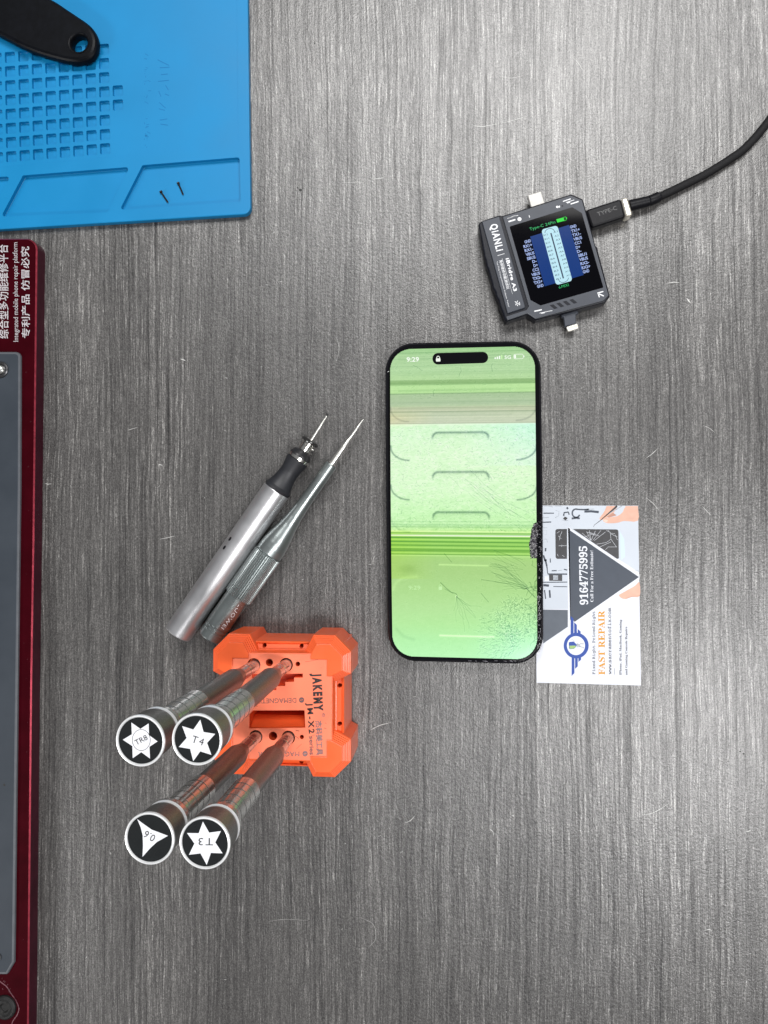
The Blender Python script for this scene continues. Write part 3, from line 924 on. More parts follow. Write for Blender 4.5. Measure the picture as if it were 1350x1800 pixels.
for i in range(26):      # long diagonal cracks from the upper middle to the right edge
    x0_, y0_ = 778 + nr.uniform(-8, 40), 812 + nr.uniform(0, 26)
    x1_, y1_ = 935 + nr.uniform(-4, 4), 925 + nr.uniform(-24, 22)
    n_ = 14
    pts = [(x0_ + (x1_ - x0_) * q / n_ + nr.normal(0, .7), y0_ + (y1_ - y0_) * (q / n_) ** 0.95 + 8 * math.sin(3.14 * q / n_) * nr.uniform(0.6, 1) + nr.normal(0, .6)) for q in range(n_ + 1)]
    a_, b_ = sorted((nr.randint(0, n_ - 3), nr.randint(4, n_)))
    if b_ - a_ < 3: b_ = min(n_, a_ + 4)
    drawc(pts[a_:b_], nr.uniform(18, 44), 0.4)
for i in range(14):
    y_ = nr.uniform(975, 1020)
    crack(862 + nr.uniform(-10, 10), y_ - 18 * 0.4, nr.uniform(0.15, 0.45), nr.uniform(30, 60), nr.uniform(20, 45), 0.4, 0.06)
for _ in range(1500):     # fine crazing over the pale part
    x = nr.uniform(688, 940); y = nr.uniform(750, 935)
    crack(x, y, nr.choice([0.1, 0.6, 2.9, 1.2]) + nr.normal(0, .4), nr.uniform(2, 6), nr.uniform(8, 34) * (1.3 if x > 850 else 1.0), 0.4, 0.3)
for _ in range(260):
    x = nr.uniform(688, 940); y = nr.uniform(613, 700)
    crack(x, y, nr.uniform(-.4, .4) if nr.rand() < .7 else nr.uniform(0, 3), nr.uniform(2, 9), nr.uniform(6, 26), 0.4, 0.3)
for _ in range(90): crack(nr.uniform(690, 940), nr.uniform(980, 1150), nr.uniform(0, 6.28), nr.uniform(3, 9), nr.uniform(5, 16), 0.4, 0.3)
for (x, y, a, l) in [(700, 800, 1.2, 10), (708, 835, 1.3, 14), (705, 905, -1.2, 10), (727, 640, .3, 20), (810, 646, 1.0, 18), (868, 640, 1.9, 16), (765, 684, 2.0, 14), (738, 796, .6, 6)]:
    crack(x, y, a, l, 45, 0.45, 0.4)
cz = nr.normal(0, 1, (NY // 2 + 1, NX // 5 + 1)).repeat(2, 0).repeat(5, 1)[:NY, :NX]
cz2 = nr.normal(0, 1, (NY // 5 + 1, NX // 9 + 1)).repeat(5, 0).repeat(9, 1)[:NY, :NX]
for _ in range(2):
    cz = (cz + np.roll(cz, 1, 0) + np.roll(cz, 1, 1) + np.roll(cz, 2, 1)) / 3.0
    cz2 = (cz2 + np.roll(cz2, 2, 0) + np.roll(cz2, 3, 1) + np.roll(cz2, -2, 0)) / 3.0
zone_ = np.where((Y > 747) & (Y < 936), 1.0, np.where(Y < 747, 0.35, 0.25))
img += ((cz * 2.6 + cz2 * 1.6) * zone_)[..., None] * np.array([1.2, 0.8, 1.2])
img += np.array([0, 0, 7]); img = np.clip(img, 60, 255); img += nr.normal(0, 2.0, img.shape[:2])[..., None]
img = np.clip(img, 0, 255) / 255
limg = np.where(img <= 0.04045, img / 12.92, ((img + 0.055) / 1.055) ** 2.4)
# bilinear placement on the glass with the real corners
Q = [(686, 614.3), (939.6, 608.8), (944.2, 1159.2), (690.4, 1153)]
zs = PZ + 0.05
qa = [W(*q, zs) for q in Q]
co = np.zeros((NY, NX, 3))
for a in range(2):
    left = qa[0][a] * (1 - T) + qa[3][a] * T; right = qa[1][a] * (1 - T) + qa[2][a] * T
    # slight outward bow of the long sides, as in the picture
    bow = 4 * T * (1 - T) * (-0.35 if a == 0 else 0)
    co[..., a] = (left + bow) * (1 - S) + (right - bow * 0.5) * S
co[..., 2] = zs + 0.47 * (co[..., 0] - W(678, 884, PZ).x) / 76.0
# cut the rounded corners and the shattered notch
R = 37.0
cx = np.clip(X, 686 + R, 941 - R); cy = np.clip(Y, 611 + R, 1157 - R)
ok = np.hypot(X - cx, Y - cy) <= R + 0.3
notch = (Y > 920) & (Y < 981) & (X > np.interp(Y, [918, 922, 930, 945, 955, 966, 974, 981], [942, 937, 934.5, 933, 930.5, 932, 932.5, 942]) + 0.9 * np.sin(Y * 1.9) + 0.5 * np.sin(Y * 5.3))
ok &= ~notch
o_ = p_t.location / MM
verts = ((co.reshape(-1, 3) - np.array(o_)) * MM)
idx = np.arange(NX * NY).reshape(NY, NX)
fa = np.stack([idx[1:, :-1], idx[1:, 1:], idx[:-1, 1:], idx[:-1, :-1]], -1)
fo = ok[1:, :-1] & ok[1:, 1:] & ok[:-1, 1:] & ok[:-1, :-1]
fa = fa[fo]
used = np.zeros(NX * NY, bool); used[fa.ravel()] = True
remap = np.cumsum(used) - 1
me = bpy.data.meshes.new('display')
me.from_pydata(verts[used].tolist(), [], remap[fa].tolist())
ca = me.color_attributes.new('picture', 'FLOAT_COLOR', 'POINT')
rgba = np.concatenate([limg.reshape(-1, 3)[used], np.ones((used.sum(), 1))], 1)
ca.data.foreach_set('color', rgba.astype(np.float32).ravel())
dm = bpy.data.materials.new('lit_display')
dm.use_nodes = True
N_, L_ = dm.node_tree.nodes, dm.node_tree.links
at = N_.new('ShaderNodeAttribute'); at.attribute_name = 'picture'
bb = N_['Principled BSDF']
bb.inputs['Base Color'].default_value = (0.01, 0.01, 0.01, 1)
bb.inputs['Roughness'].default_value = 0.12
L_.new(at.outputs['Color'], bb.inputs['Emission Color'])
bb.inputs['Emission Strength'].default_value = 0.97
me.materials.append(dm)
disp = bpy.data.objects.new('display', me)
COL.objects.link(disp); disp.parent = p_t
EWH = M('lit_white', (0.02, 0.02, 0.02), 0.2, emit=(0.93, 1.0, 0.90), estr=1.0)
EGH = M('lit_pale_green', (0.02, 0.02, 0.02), 0.2, emit=lin((196, 240, 170)), estr=1.0)
za, zb = tz(PZ + 0.10), tz(PZ + 0.14)
def C6(x, y): return (670 + x / 4.5, 590 + y / 4.5)
k = MB()
k.fill([(p[0], p[1]) for p in rounded([C6(405, 138), C6(845, 127), C6(847, 216), C6(407, 230)], 9.8, 8)], za, PGL)
k.build('camera_cutout', p_t)
def sym(nm): 
    global k
    k.build(nm, p_t)
    k = MB()
k = MB()
k.text('9:29', C6(201, 206), C6(300, 204), 7.8, za, EWH, 0.02); sym('clock_text')
k.text('5G', C6(976, 184), C6(1027, 183), 6.0, za, EWH, 0.015); sym('network_text')
for i, hh in enumerate((3, 4.2, 5.6, 7.2)):
    u = 670 + (897 + i * 17) / 4.5
    k.fill([(u, 631.2), (u + 2.4, 631.1), (u + 2.4, 631.1 - hh), (u, 631.2 - hh)], za, EWH if i < 3 else EGH)
    sym('signal_bar')
bt = rounded([C6(1048, 148), C6(1124, 146), C6(1125, 182), C6(1049, 184)], 2.8, 5)
k.stroke(bt, 0.7, za, EWH, True)
k.fill(rounded([C6(1052, 152), C6(1066, 152), C6(1067, 179), C6(1053, 180)], 1.2, 3), za, EWH)
k.fill(circ(*C6(1130, 164), 0.8, 1.5, 8), za, EWH)
sym('battery_symbol')
k.fill(rounded([C6(433, 180), C6(468, 179), C6(469, 204), C6(434, 205)], 1.0, 3), zb, EWH)
k.stroke([C6(451 + 12 * math.cos(a), 180 - 18 * math.sin(a)) for a in np.linspace(0, math.pi, 10)], 1.2, zb, EWH)
sym('lock_symbol')
k.text('9:29', (718, 1036.5), (739, 1036.5), 7, za, EGH, 0.0); sym('ghost_clock_text')
k.fill(rounded([(771, 1031), (777, 1031), (777, 1037), (771, 1037)], 1, 3), za, EGH)
k.stroke([(774 + 2.4 * math.cos(a), 1031 - 3.5 * math.sin(a)) for a in np.linspace(0, math.pi, 8)], 0.7, za, EGH)
sym('ghost_lock_symbol')
# broken glass at the edge: dark shards, pale splinter lines
SHD = M('shattered_glass_dark', (0.018, 0.016, 0.021), 0.25, spec=0.4, var=0.5, vscale=1500)
SPL = M('splinter_edge', (0.20, 0.19, 0.22), 0.3, var=0.3, vscale=2000)
SPW = M('splinter_edge_white', (0.55, 0.55, 0.55), 0.3)
k = MB()
y = 919.0
while y < 981:
    xl = np.interp(y, [918, 922, 930, 945, 955, 966, 974, 981], [944, 937, 934, 932, 930, 931, 931.5, 932])
    for j in range(4):
        if xl + j * 3.1 > 943.5: continue
        ua = xl + j * 3.1 + rng.uniform(-.6, .6)
        z0_ = PZ + 0.02
        pts = [W(ua + rng.uniform(-.5, .8), y + rng.uniform(-.5, .5), 0), W(ua + 3.4, y + rng.uniform(-1, 1), 0), W(ua + 3.2 + rng.uniform(-1, 1), y + 2.9, 0), W(ua, y + 2.6 + rng.uniform(-.6, .6), 0)]
        P = []
        for q, (du, dv) in zip(pts, [(0, 0), (3.4, 0), (3.2, 2.9), (0, 2.7)]):
            w_ = W(ua + du + rng.uniform(-.4, .4), y + dv + rng.uniform(-.4, .4), PZ + tilt(W(ua, y, PZ).x) + 0.02 + rng.uniform(0, .2))
            P.append(w_)
        k.ngon(P[::-1], SHD)
    y += 2.6
zc_ = tz(PZ + 0.26)
for _ in range(30):
    v_ = rng.uniform(912, 980); u_ = rng.uniform(933, 950); a = rng.uniform(-0.9, 0.9); l = rng.uniform(2, 8)
    k.stroke([(u_, v_), (u_ + l * .5 * math.cos(a), v_ + l * .5 * math.sin(a) + rng.uniform(-.6, .6)), (min(950, u_ + l * math.cos(a)), v_ + l * math.sin(a))], [0.15, 0.45, 0.15], zc_, SPL)
k.build('shattered_glass', p_t)
k = kbody
zd_ = tz(PZ + 0.06)
for _ in range(95):
    v_ = rng.choice([rng.uniform(1045, 1085), rng.uniform(1060, 1150), rng.uniform(900, 1150)]); u_ = rng.uniform(945.5, 951); a = rng.uniform(0, 3.14); l = rng.uniform(1, 5)
    k.stroke([(u_, v_), (u_ + rng.uniform(-1.5, 1.5), v_ + l * .5), (u_ + rng.uniform(-1.5, 1.5), v_ + l)], [0.15, 0.5, 0.15], zd_, rng.choice([SPL, SPL, SPW]))
for _ in range(12):
    u_ = rng.uniform(820, 930); k.stroke([(u_, 1161.5), (u_ + rng.uniform(2, 7), 1162.5 + rng.uniform(-1, 1))], 0.4, zd_, SPL)
k.stroke([(681, 654), (684, 652.5)], 0.7, zd_, SPW)
k.stroke([(944, 1147), (949, 1150)], 1.2, zd_, SPW)
k.build('phone_body', p_t)

# ------------------------------------------------------------------ cable tester
DB = M('tester_dark_casing', (0.007, 0.008, 0.013), 0.38, spec=0.18, var=0.2, vscale=500, bump=0.1)
DG = M('tester_grey_face', (0.046, 0.052, 0.066), 0.42, spec=0.3, var=0.06, vscale=200, bump=0.12, bscale=3000)
DGL = M('tester_screen_glass', (0.002, 0.002, 0.003), 0.06, spec=0.08)
DW = M('white_print', (0.72, 0.73, 0.75), 0.5)
SIL = M('silver_connector', (0.46, 0.45, 0.43), 0.45, 0.25, spec=0.3, var=0.08, vscale=800)
d_t = thing('cable_tester', 'square dark grey handheld pin tester with lit blue screen', 'tester', W(950, 455, 0))
def D(x, y): return (830 + x / 5.4, 330 + y / 5.4)
def LD(p): return [D(*q) for q in p]
DZ = 9.0
k = MB()
bo = [(60, 350), (66, 335), (90, 316), (252, 260), (285, 266), (935, 60), (958, 64), (1052, 108), (1172, 548), (1190, 566), (1196, 600), (1308, 1026), (1300, 1042), (1256, 1090), (604, 1256), (524, 1204), (330, 1268),
      (312, 1256), (292, 1190), (262, 1120), (252, 1070), (232, 1040), (218, 985), (196, 950), (186, 900), (150, 770), (138, 745), (128, 690), (118, 665)]
k.rings(pxw(LD(bo), DZ - 1), [(1.0, 0.0), (0.3, 0.6), (0, 1.6), (0, DZ - 1.5), (0.25, DZ - 1.05), (0.7, DZ - 0.9)], DB, bottom=True)
k.build('casing', d_t)
k = MB()
lp = [(94, 322), (256, 271), (502, 1126), (496, 1140), (336, 1192)]
k.rings(pxw(LD(lp), DZ), [(-0.1, DZ - 0.95), (0, DZ - 0.25), (0.2, DZ)], DG, smooth=False)
lab = k.build('label_panel', d_t)
k = MB()
q1, q2 = Zm(DZ + 0.03), Zm(DZ + 0.06)
k.text('QiANLi', D(170, 352), D(232, 606), 12.6, q1, DW, 0.03, space=1.25)
k.stroke(LD([(240, 645), (307, 625)]), 0.8, q1, DW)
k.text('iBridge A3', D(318, 672), D(395, 985), 6.0, q1, DW, 0.03, space=1.1)
k.stroke(LD([(284, 668), (383, 1010)]), 0.4, q1, DW)
k.text('免拆维修功能测试仪', D(258, 688), D(330, 965), 4.2, q1, DW, 0.01)
k.text('Tail Plug Comprehensive Analyser Tester', D(230, 700), D(345, 1135), 2.2, q1, DW, 0.0)
for q in [[(405, 1080), (455, 1112)], [(412, 1115), (432, 1072)], [(425, 1108), (432, 1122)], [(445, 1085), (452, 1100)]]:
    k.stroke(LD(q), 1.2, q1, DW)
k.build('panel_lettering', lab)
k = MB()
gl = rounded(LD([(353, 368), (950, 184), (1042, 240), (1247, 948), (648, 1119), (552, 1066)]), [2.5, 1, 1, 2, 1, 1], 4)
k.rings(pxw(gl, DZ), [(0, DZ - 0.05), (0.08, DZ + 0.05)], DGL, smooth=False)
scr = k.build('screen', d_t)
EB = M('lit_navy', (0.002, 0.002, 0.002), 0.15, emit=lin((20, 58, 126)), estr=1.0)
EC = M('lit_ice_white', (0.01, 0.01, 0.01), 0.15, emit=lin((190, 232, 245)), estr=1.0)
ED = M('lit_dark_slot', (0.01, 0.01, 0.01), 0.15, emit=lin((50, 66, 92)), estr=1.0)
EG = M('lit_green', (0.01, 0.01, 0.01), 0.15, emit=lin((50, 190, 110)), estr=1.0)
EGB = M('lit_bright_green', (0.01, 0.01, 0.01), 0.15, emit=lin((40, 225, 60)), estr=1.0)
EL = M('lit_lavender', (0.01, 0.01, 0.01), 0.15, emit=lin((170, 190, 242)), estr=1.0)
k = MB()
g1, g2, g3 = Zm(DZ + 0.09), Zm(DZ + 0.12), Zm(DZ + 0.15)
k.fill(LD([(550, 464), (920, 352), (1058, 828), (688, 936)]), g1, EB)
k.fill(rounded(LD([(656, 397), (808, 357), (952, 882), (797, 925)]), 5, 5), g2, EC)
k.stroke(LD([(747, 430), (866, 860)]), 2.4, g3, ED)
k.stroke([D(742 + 46 * math.cos(a) - 6, 425 - 38 * math.sin(a) - 4 * math.cos(a)) for a in np.linspace(0.1, math.pi, 10)], 0.9, g3, ED)
k.stroke([D(868 + 46 * math.cos(a), 862 + 36 * math.sin(a) - 8 * math.cos(a)) for a in np.linspace(0, math.pi, 10)], 0.9, g3, ED)
for i in range(12):
    f_ = i / 11
    a = (680 + 122 * f_, 460 + 418 * f_); b_ = (772 + 125 * f_, 432 + 412 * f_)
    k.text('B%d' % (12 - i), D(*a), D(a[0] + 40, a[1] - 12), 2.9, g3, ED)
    k.text('A%d' % (i + 1), D(*b_), D(b_[0] + 40, b_[1] - 12), 2.9, g3, ED)
LN = ['GND', 'RX1+', 'RX1-', 'VBUS', 'SBU2', 'D-', 'D+', 'CC2', 'VBUS', 'TX2-', 'TX2+', 'GND']
RN = ['GND', 'TX1+', 'TX1-', 'VBUS', 'CC1', 'D+', 'D-', 'SBU1', 'VBUS', 'RX2-', 'RX2+', 'GND']
for i in range(12):
    f_ = i / 11
    w_ = 20 * len(LN[i]); xr = 560 + 120 * f_; yr = 498 + 422 * f_
    k.text(LN[i], D(xr - w_, yr + 16 + w_ * .26), D(xr, yr + 16), 5.0, g2, EL, 0.03)
    w_ = 20 * len(RN[i]); xl = 932 + 122 * f_; yl = 372 + 426 * f_
    k.text(RN[i], D(xl, yl + 16), D(xl + w_, yl + 16 - w_ * .26), 5.0, g2, EL, 0.03)
k.text('Type-C 24Pin', D(548, 406), D(792, 336), 5.0, g2, EG)
k.fill(LD([(798, 300), (868, 281), (876, 314), (808, 331)]), g2, EGB)
k.stroke(LD([(868, 281), (888, 275), (895, 304), (876, 314)]), 0.8, g2, EGB)
k.fill(LD([(890, 282), (897, 280), (901, 294), (894, 297)]), g2, EGB)
k.text('↓MIXI', D(822, 960), D(918, 932), 5.0, g2, EG)
k.build('screen_picture', scr)
k = MB()
fp = [(292, 276), (932, 74), (1042, 118), (1294, 1020), (1246, 1070), (602, 1241), (523, 1190), (337, 1254), (324, 1222), (518, 1160), (540, 1125)]
k.rings(pxw(LD(fp), DZ), [(-0.1, DZ - 0.95), (0, DZ - 0.25), (0.25, DZ)], [DG, M('tester_worn_edge', (0.17, 0.18, 0.20), 0.35, 0.3)], topmat=DG, smooth=False)
for q, w in [([(330, 288), (436, 262)], 0.8), ([(330, 290), (368, 280)], 1.4), ([(380, 275), (412, 266)], 1.6), ([(345, 322), (410, 302)], 2.4), ([(862, 130), (935, 105)], 1.6), ([(890, 140), (968, 116)], 1.0),
             ([(900, 146), (930, 137)], 1.4), ([(935, 155), (1010, 130)], 2.0), ([(590, 1173), (660, 1158)], 2.0), ([(640, 1190), (762, 1165)], 0.8), ([(655, 1193), (690, 1186)], 1.2), ([(540, 262), (546, 283)], 1.2)]:
    k.stroke(LD(q), w, q1, DW)
k.fill(circ(*D(449, 298), 3.6, 3.4, 14), q1, DW)
k.fill(circ(*D(808, 182), 2.4, 2.0, 12), q1, DW)
k.fill(circ(*D(828, 180), 1.2, 2.0, 10), q1, DW)
k.fill(circ(*D(856, 172), 1.6, 1.6, 12), q1, DB)
k.stroke(LD([(1188, 1000), (1245, 985)]), 1.8, q1, DW); k.stroke(LD([(1195, 1003), (1208, 1040)]), 1.8, q1, DW); k.stroke(LD([(1195, 1003), (1250, 1028)]), 2.0, q1, DW)
for i in range(4):
    x0_ = 735 + i * 62
    k.fill(LD([(x0_, 1115 - i * 17), (x0_ + 34, 1106 - i * 17), (x0_ + 78, 1142 - i * 17), (x0_ + 44, 1152 - i * 17)]), q1, DB)
k.build('face_plate', d_t)
k = MB()
k.rings(pxw(rounded(LD([(525, 70), (655, 30), (700, 180), (570, 222)]), 1.5, 4), 5.8), [(0.3, 3.0), (0, 3.5), (0, 5.4), (0.35, 5.8)], SIL, bottom=True)
k.build('round_plug', d_t)
k = MB()
k.rings(pxw(LD([(848, 1205), (1000, 1160), (1010, 1180), (1008, 1195), (985, 1205), (985, 1290), (880, 1318), (868, 1232), (850, 1226)]), 5.6), [(0.1, 2.8), (0, 3.2), (0, 5.2), (0.3, 5.6)], DG, bottom=True, smooth=False)
sp = k.build('flat_plug', d_t)
k = MB()
k.rings(pxw(rounded(LD([(893, 1320), (998, 1286), (1010, 1334), (912, 1366)]), 2.0, 4), 4.9), [(0.2, 3.3), (0, 3.6), (0, 4.6), (0.2, 4.9)], M('plug_ivory', (0.78, 0.76, 0.70), 0.35, 0.3), bottom=True)
for i in range(8):
    x0_ = 912 + i * 11
    k.fill(LD([(x0_, 1324 - i * 3), (x0_ + 6, 1322 - i * 3), (x0_ + 10, 1340 - i * 3), (x0_ + 4, 1342 - i * 3)]), Zm(4.93), M('plug_contact', (0.45, 0.40, 0.28), 0.35, 0.8) if i == 0 else bpy.data.materials['plug_contact'])
k.build('plug_tip', sp)

# ------------------------------------------------------------------ charging cable
CB = M('cable_black_plastic', (0.007, 0.007, 0.009), 0.42, spec=0.16, var=0.15, vscale=500, bump=0.15, bscale=2500)
CBR = M('braided_black_sleeve', (0.008, 0.008, 0.009), 0.7, spec=0.25, var=0.5, vscale=1800, bump=0.9, bscale=1600)
CEM = M('cable_embossed', (0.028, 0.028, 0.03), 0.3)
GOLD = M('pale_gold_ring', (0.80, 0.76, 0.66), 0.3, 0.75, var=0.05, vscale=600)
cb = thing('charging_cable', 'black braided cable with pale metal ring plugged into the tester', 'cable', W(1100, 365, 0))
def C7(x, y): return (1000 + x / 7.5, 330 + y / 7.5)
k = MB()
om = pxw(rounded([C7(215, 288), C7(690, 134), C7(750, 378), C7(300, 525)], 5.5, 5), 7.6)
k.rings(om, [(1.0, 0.9), (0.2, 1.7), (0, 2.6), (0, 6.3), (0.35, 7.2), (1.1, 7.6)], CB, bottom=True)
om_o = k.build('plug_housing', cb)
k = MB()
k.text('TYPE-C', C7(385, 375), C7(640, 285), 7.0, Zm(7.64), CEM)
k.build('moulded_lettering', om_o)
k = MB()
rg = pxw(rounded([C7(680, 140), C7(775, 112), C7(848, 350), C7(748, 382)], 4.5, 5), 7.9)
k.rings(rg, [(1.0, 0.6), (0.1, 1.5), (0, 2.6), (0, 6.6), (0.3, 7.5), (1.0, 7.9)], GOLD, bottom=True)
k.build('metal_ring', cb)
k = MB()
k.tube([W(*C7(800, 240), 4.2), W(*C7(900, 215), 4.2), W(*C7(1045, 180), 4.0), W(*C7(1055, 178), 4.0), W(*C7(1062, 176), 4.0), W(*C7(1125, 150), 3.8), W(*C7(1180, 122), 3.6), W(*C7(1192, 117), 3.5)],
       [2.7, 2.6, 2.5, 2.25, 2.5, 2.55, 2.5, 2.1], CB, 20)
k.build('strain_relief', cb)
k = MB()
cp = [(1150, 349.5, 3.4), (1159, 346.0, 3.2), (1194, 329.5, 2.6), (1239, 307, 2.2), (1283, 280, 2.1), (1313, 257, 2.1), (1350, 214, 2.1), (1392, 150, 2.1), (1425, 60, 2.1), (1440, -60, 2.1)]
pts = [Vector(W(u, v, z)) for u, v, z in cp]
k.tube(smooth_path(pts, 8), 1.95, CBR, 20)
k.build('braided_cord', cb)

# ------------------------------------------------------------------ the two pen tools
def cyl_map(a, ax, r):
    """pixel -> point on a cylinder of radius r round the axis a, ax (upper side)"""
    a = Vector(a); ax = Vector(ax).normalized()
    def f(u, v):
        rd = (RW @ Vector((u - CU, -(v - CV), -FPX))).normalized()
        o = Vector((0, 0, H)) - a
        A = rd - ax * rd.dot(ax); B = o - ax * o.dot(ax)
        qa_, qb_, qc_ = A.dot(A), 2 * A.dot(B), B.dot(B) - r * r
        ds = qb_ * qb_ - 4 * qa_ * qc_
        t_ = (-qb_ - math.sqrt(max(ds, 0))) / (2 * qa_)
        return Vector((0, 0, H)) + rd * t_
    return f
ALU = M('silver_anodised', (0.64, 0.64, 0.655), 0.36, 0.85, var=0.06, vscale=90, bump=0.06, bscale=3000, rvar=0.05)
RUB = M('black_rubber_grip', (0.016, 0.017, 0.021), 0.5, var=0.2, vscale=300)
CHR = M('nickel_chuck', (0.72, 0.70, 0.66), 0.2, 1.0, var=0.2, vscale=800)
sc1 = 3.63
zc1 = 7.1
a0 = W(312.4, 1113.9, zc1); a1 = W(486.3, 862, zc1)
ax1 = (a1 - a0).normalized(); Lb = (a1 - a0).length
t1 = thing('engraving_pen', 'thick silver pen tool with black rubber grip and needle tip', 'pen tool', (a0.x, a0.y, 0))
k = MB()
k.lathe(a0, ax1, [(0, 5.8), (0.15, 6.6), (0.7, 7.0), (Lb - 0.3, 7.05), (Lb, 6.9)], ALU, 56)
k.build('barrel', t1, 40)
k = MB()
u_ = 1 / sc1
gp = [(0, 6.7), (1.2, 7.15), (5 * u_, 7.2)] + [(t_ * u_, (24.5 - 7.0 * math.sin(min(1, (t_ - 5) / 36) * math.pi / 2) if t_ < 41 else 17.5 + 3.7 * ((t_ - 41) / 24) ** 1.4) * u_) for t_ in range(9, 66, 4)] + [(66 * u_, 21.3 * u_), (68 * u_, 19 * u_)]
k.lathe(a1, ax1, gp, RUB, 48)
k.build('rubber_grip', t1, 50)
k = MB()
k.lathe(a1 + ax1 * (67.5 * u_), ax1, [(0, 5.2), (0.1, 5.9), (1.5, 5.9), (1.6, 5.6)], CHR, 48)
k.build('collar_ring', t1)
k = MB()
k.lathe(a1 + ax1 * (73 * u_), ax1, [(0, 5.8), (1.2, 5.6), (3.0, 4.6), (4.0, 3.0)], M('black_nose_cone', (0.02, 0.02, 0.022), 0.3), 40)
k.build('nose_cone', t1)
k = MB()
ck = MB()
cpf = [(0, 3.05), (0.3, 3.2), (2.6, 3.2), (2.7, 3.0), (3.2, 3.0), (3.3, 3.2), (6.2, 3.2), (6.6, 2.7), (6.8, 1.2)]
ck.lathe(a1 + ax1 * (86 * u_), ax1, cpf, CHR, 40)
ch = ck.build('chuck', t1)
k.lathe(a1 + ax1 * (103 * u_), ax1, [(0, 3.3), (0.1, 4.2), (0.6, 4.5), (1.3, 4.5), (1.8, 4.0), (1.9, 3.25)], M('smoky_ring', (0.03, 0.03, 0.03), 0.2, 0.3), 40, False, False)
k.lathe(a1 + ax1 * (86 * u_ + 3.0) + ax1.cross(Vector((0, 0, 1))) * 3.2, ax1.cross(Vector((0, 0, 1))), [(-0.5, 0.9), (0.5, 0.9), (0.8, 0.6)], CHR, 16)
k.build('chuck_ring', ch)
k = MB()
n0 = a1 + ax1 * (110 * u_); ntip = W(575.4, 729.5, 6.2); nx = ntip - n0
k.lathe(n0 - nx.normalized() * 1, nx, [(0, 0.75), (nx.length * 0.7, 0.6), (nx.length - 0.3, 0.34), (nx.length + 1, 0.3)], STEEL, 16)
nd = k.build('needle', t1)
k = MB()
BR = M('tip_bristle', (0.03, 0.03, 0.03), 0.4, 0.4)
k.lathe(ntip - nx.normalized() * 0.6, nx, [(0, 0.3), (0.2, 0.5), (1.1, 0.5), (1.4, 0.25)], BR, 14)
for dx, dy in ((-1.9, 1.0), (-1.2, 1.8), (1.7, -0.3), (1.6, 1.2), (0.6, -1.2)):
    k.tube([ntip, ntip + Vector((dx * .5, dy * .6, .1)), ntip + Vector((dx, dy, -.2))], [0.16, 0.12, 0.07], BR, 6)
k.build('cutter_tip', nd)
k = MB()
BH = M('black_port', (0.008, 0.008, 0.01), 0.3)
cm = cyl_map(a0, ax1, 7.07)
for (x, y) in [(425, 832), (390, 886)]:
    u, v = 280 + x / 3.5526 + 4.5, 710 + y / 3.5526 + 3.0
    k.fill([(u + (p[0] - u) * 0.82 - (p[1] - v) * 0.57, v + (p[0] - u) * 0.57 + (p[1] - v) * 0.82) for p in circ(u, v, 1.9, 4.0, 16)], cm, BH)
k.build('indicator_ports', t1)

TEAL = M('grey_green_anodised', (0.28, 0.31, 0.31), 0.30, 0.82, var=0.06, vscale=90, bump=0.06, bscale=3000, rvar=0.05)
TEALD = M('grey_green_groove', (0.05, 0.06, 0.06), 0.4, 0.7)
sc2 = 3.63
zc2 = 7.3
c0 = W(367.3, 1121, zc2); c1 = W(582.6, 816.4, zc2)
ax2 = (c1 - c0).normalized(); u2 = (c1 - c0).length / 373.0
t2 = thing('precision_screwdriver', 'slim grey green metal screwdriver with ribbed band lying beside the silver pen', 'screwdriver', (c0.x, c0.y, 0))
k = MB()
k.lathe(c0, ax2, [(t_ * u2, r_ * u2) for t_, r_ in [(0, 17), (1.2, 20), (3, 21), (16, 21.3), (17, 20.3), (19, 20.3), (20, 21.3), (24, 21.3), (25, 20.3), (26.5, 20.3), (27.5, 21.6), (89, 22), (90, 22)]], TEAL, 56)
tb = k.build('handle_end', t2, 25)
k = MB()
seg = 132
P0 = []
e1_ = ax2.cross(Vector((0, 0, 1))).normalized(); e2_ = ax2.cross(e1_)
for t_, dr in [(90, -3.5), (91, 0), (181, 0), (182.5, -3)]:
    P0.append([c0 + ax2 * (t_ * u2) + (e1_ * math.cos(2 * math.pi * i / seg) + e2_ * math.sin(2 * math.pi * i / seg)) * ((25.6 + dr - (1.5 if i % 3 == 0 else 0)) * u2) for i in range(seg)])
for i in range(3):
    k.add(P0[i] + P0[i + 1], [[q, (q + 1) % seg, seg + (q + 1) % seg, seg + q] for q in range(seg)], TEAL, False)
k.build('ribbed_band', t2)
k = MB()
k.lathe(c0, ax2, [(t_ * u2, r_ * u2) for t_, r_ in [(182, 22.5), (184, 24.2), (196, 24.0), (206, 23.0), (218, 21.0), (232, 18.2), (246, 15.6), (262, 13.4), (280, 12.0), (300, 11.2), (330, 10.8), (371, 10.6), (373, 9.6)]], TEAL, 56)
k.build('tapered_neck', t2, 60)
k = MB()
tp = W(638.9, 736.7, 5.6); sx = c1; sax = tp - sx; sl = sax.length
k.lathe(sx, sax, [(-1, 1.55), (sl * 0.40, 1.35), (sl * 0.58, 0.85), (sl * 0.78, 0.62), (sl * 0.785, 0.45), (sl * 0.80, 0.45), (sl * 0.81, 0.62), (sl, 0.22)], STEEL, 20)
k.build('blade', t2)
k = MB()
cm2 = cyl_map(c0, ax2, 21.95 * u2)
k.text('LUOWEI', (280 + 880 / 6.136, 900 + 1020 / 6.136), (280 + 690 / 6.136, 900 + 1262 / 6.136), 0.1, cm2, DW)
k = MB()
# letters stand with their tops towards the lower right
k.text('LUOWEI', (421.6, 1063.5), (390.0, 1104.5), 6.2, cm2, DW, 0.0, space=1.15, drop=-0.3)
k.build('etched_lettering', tb)

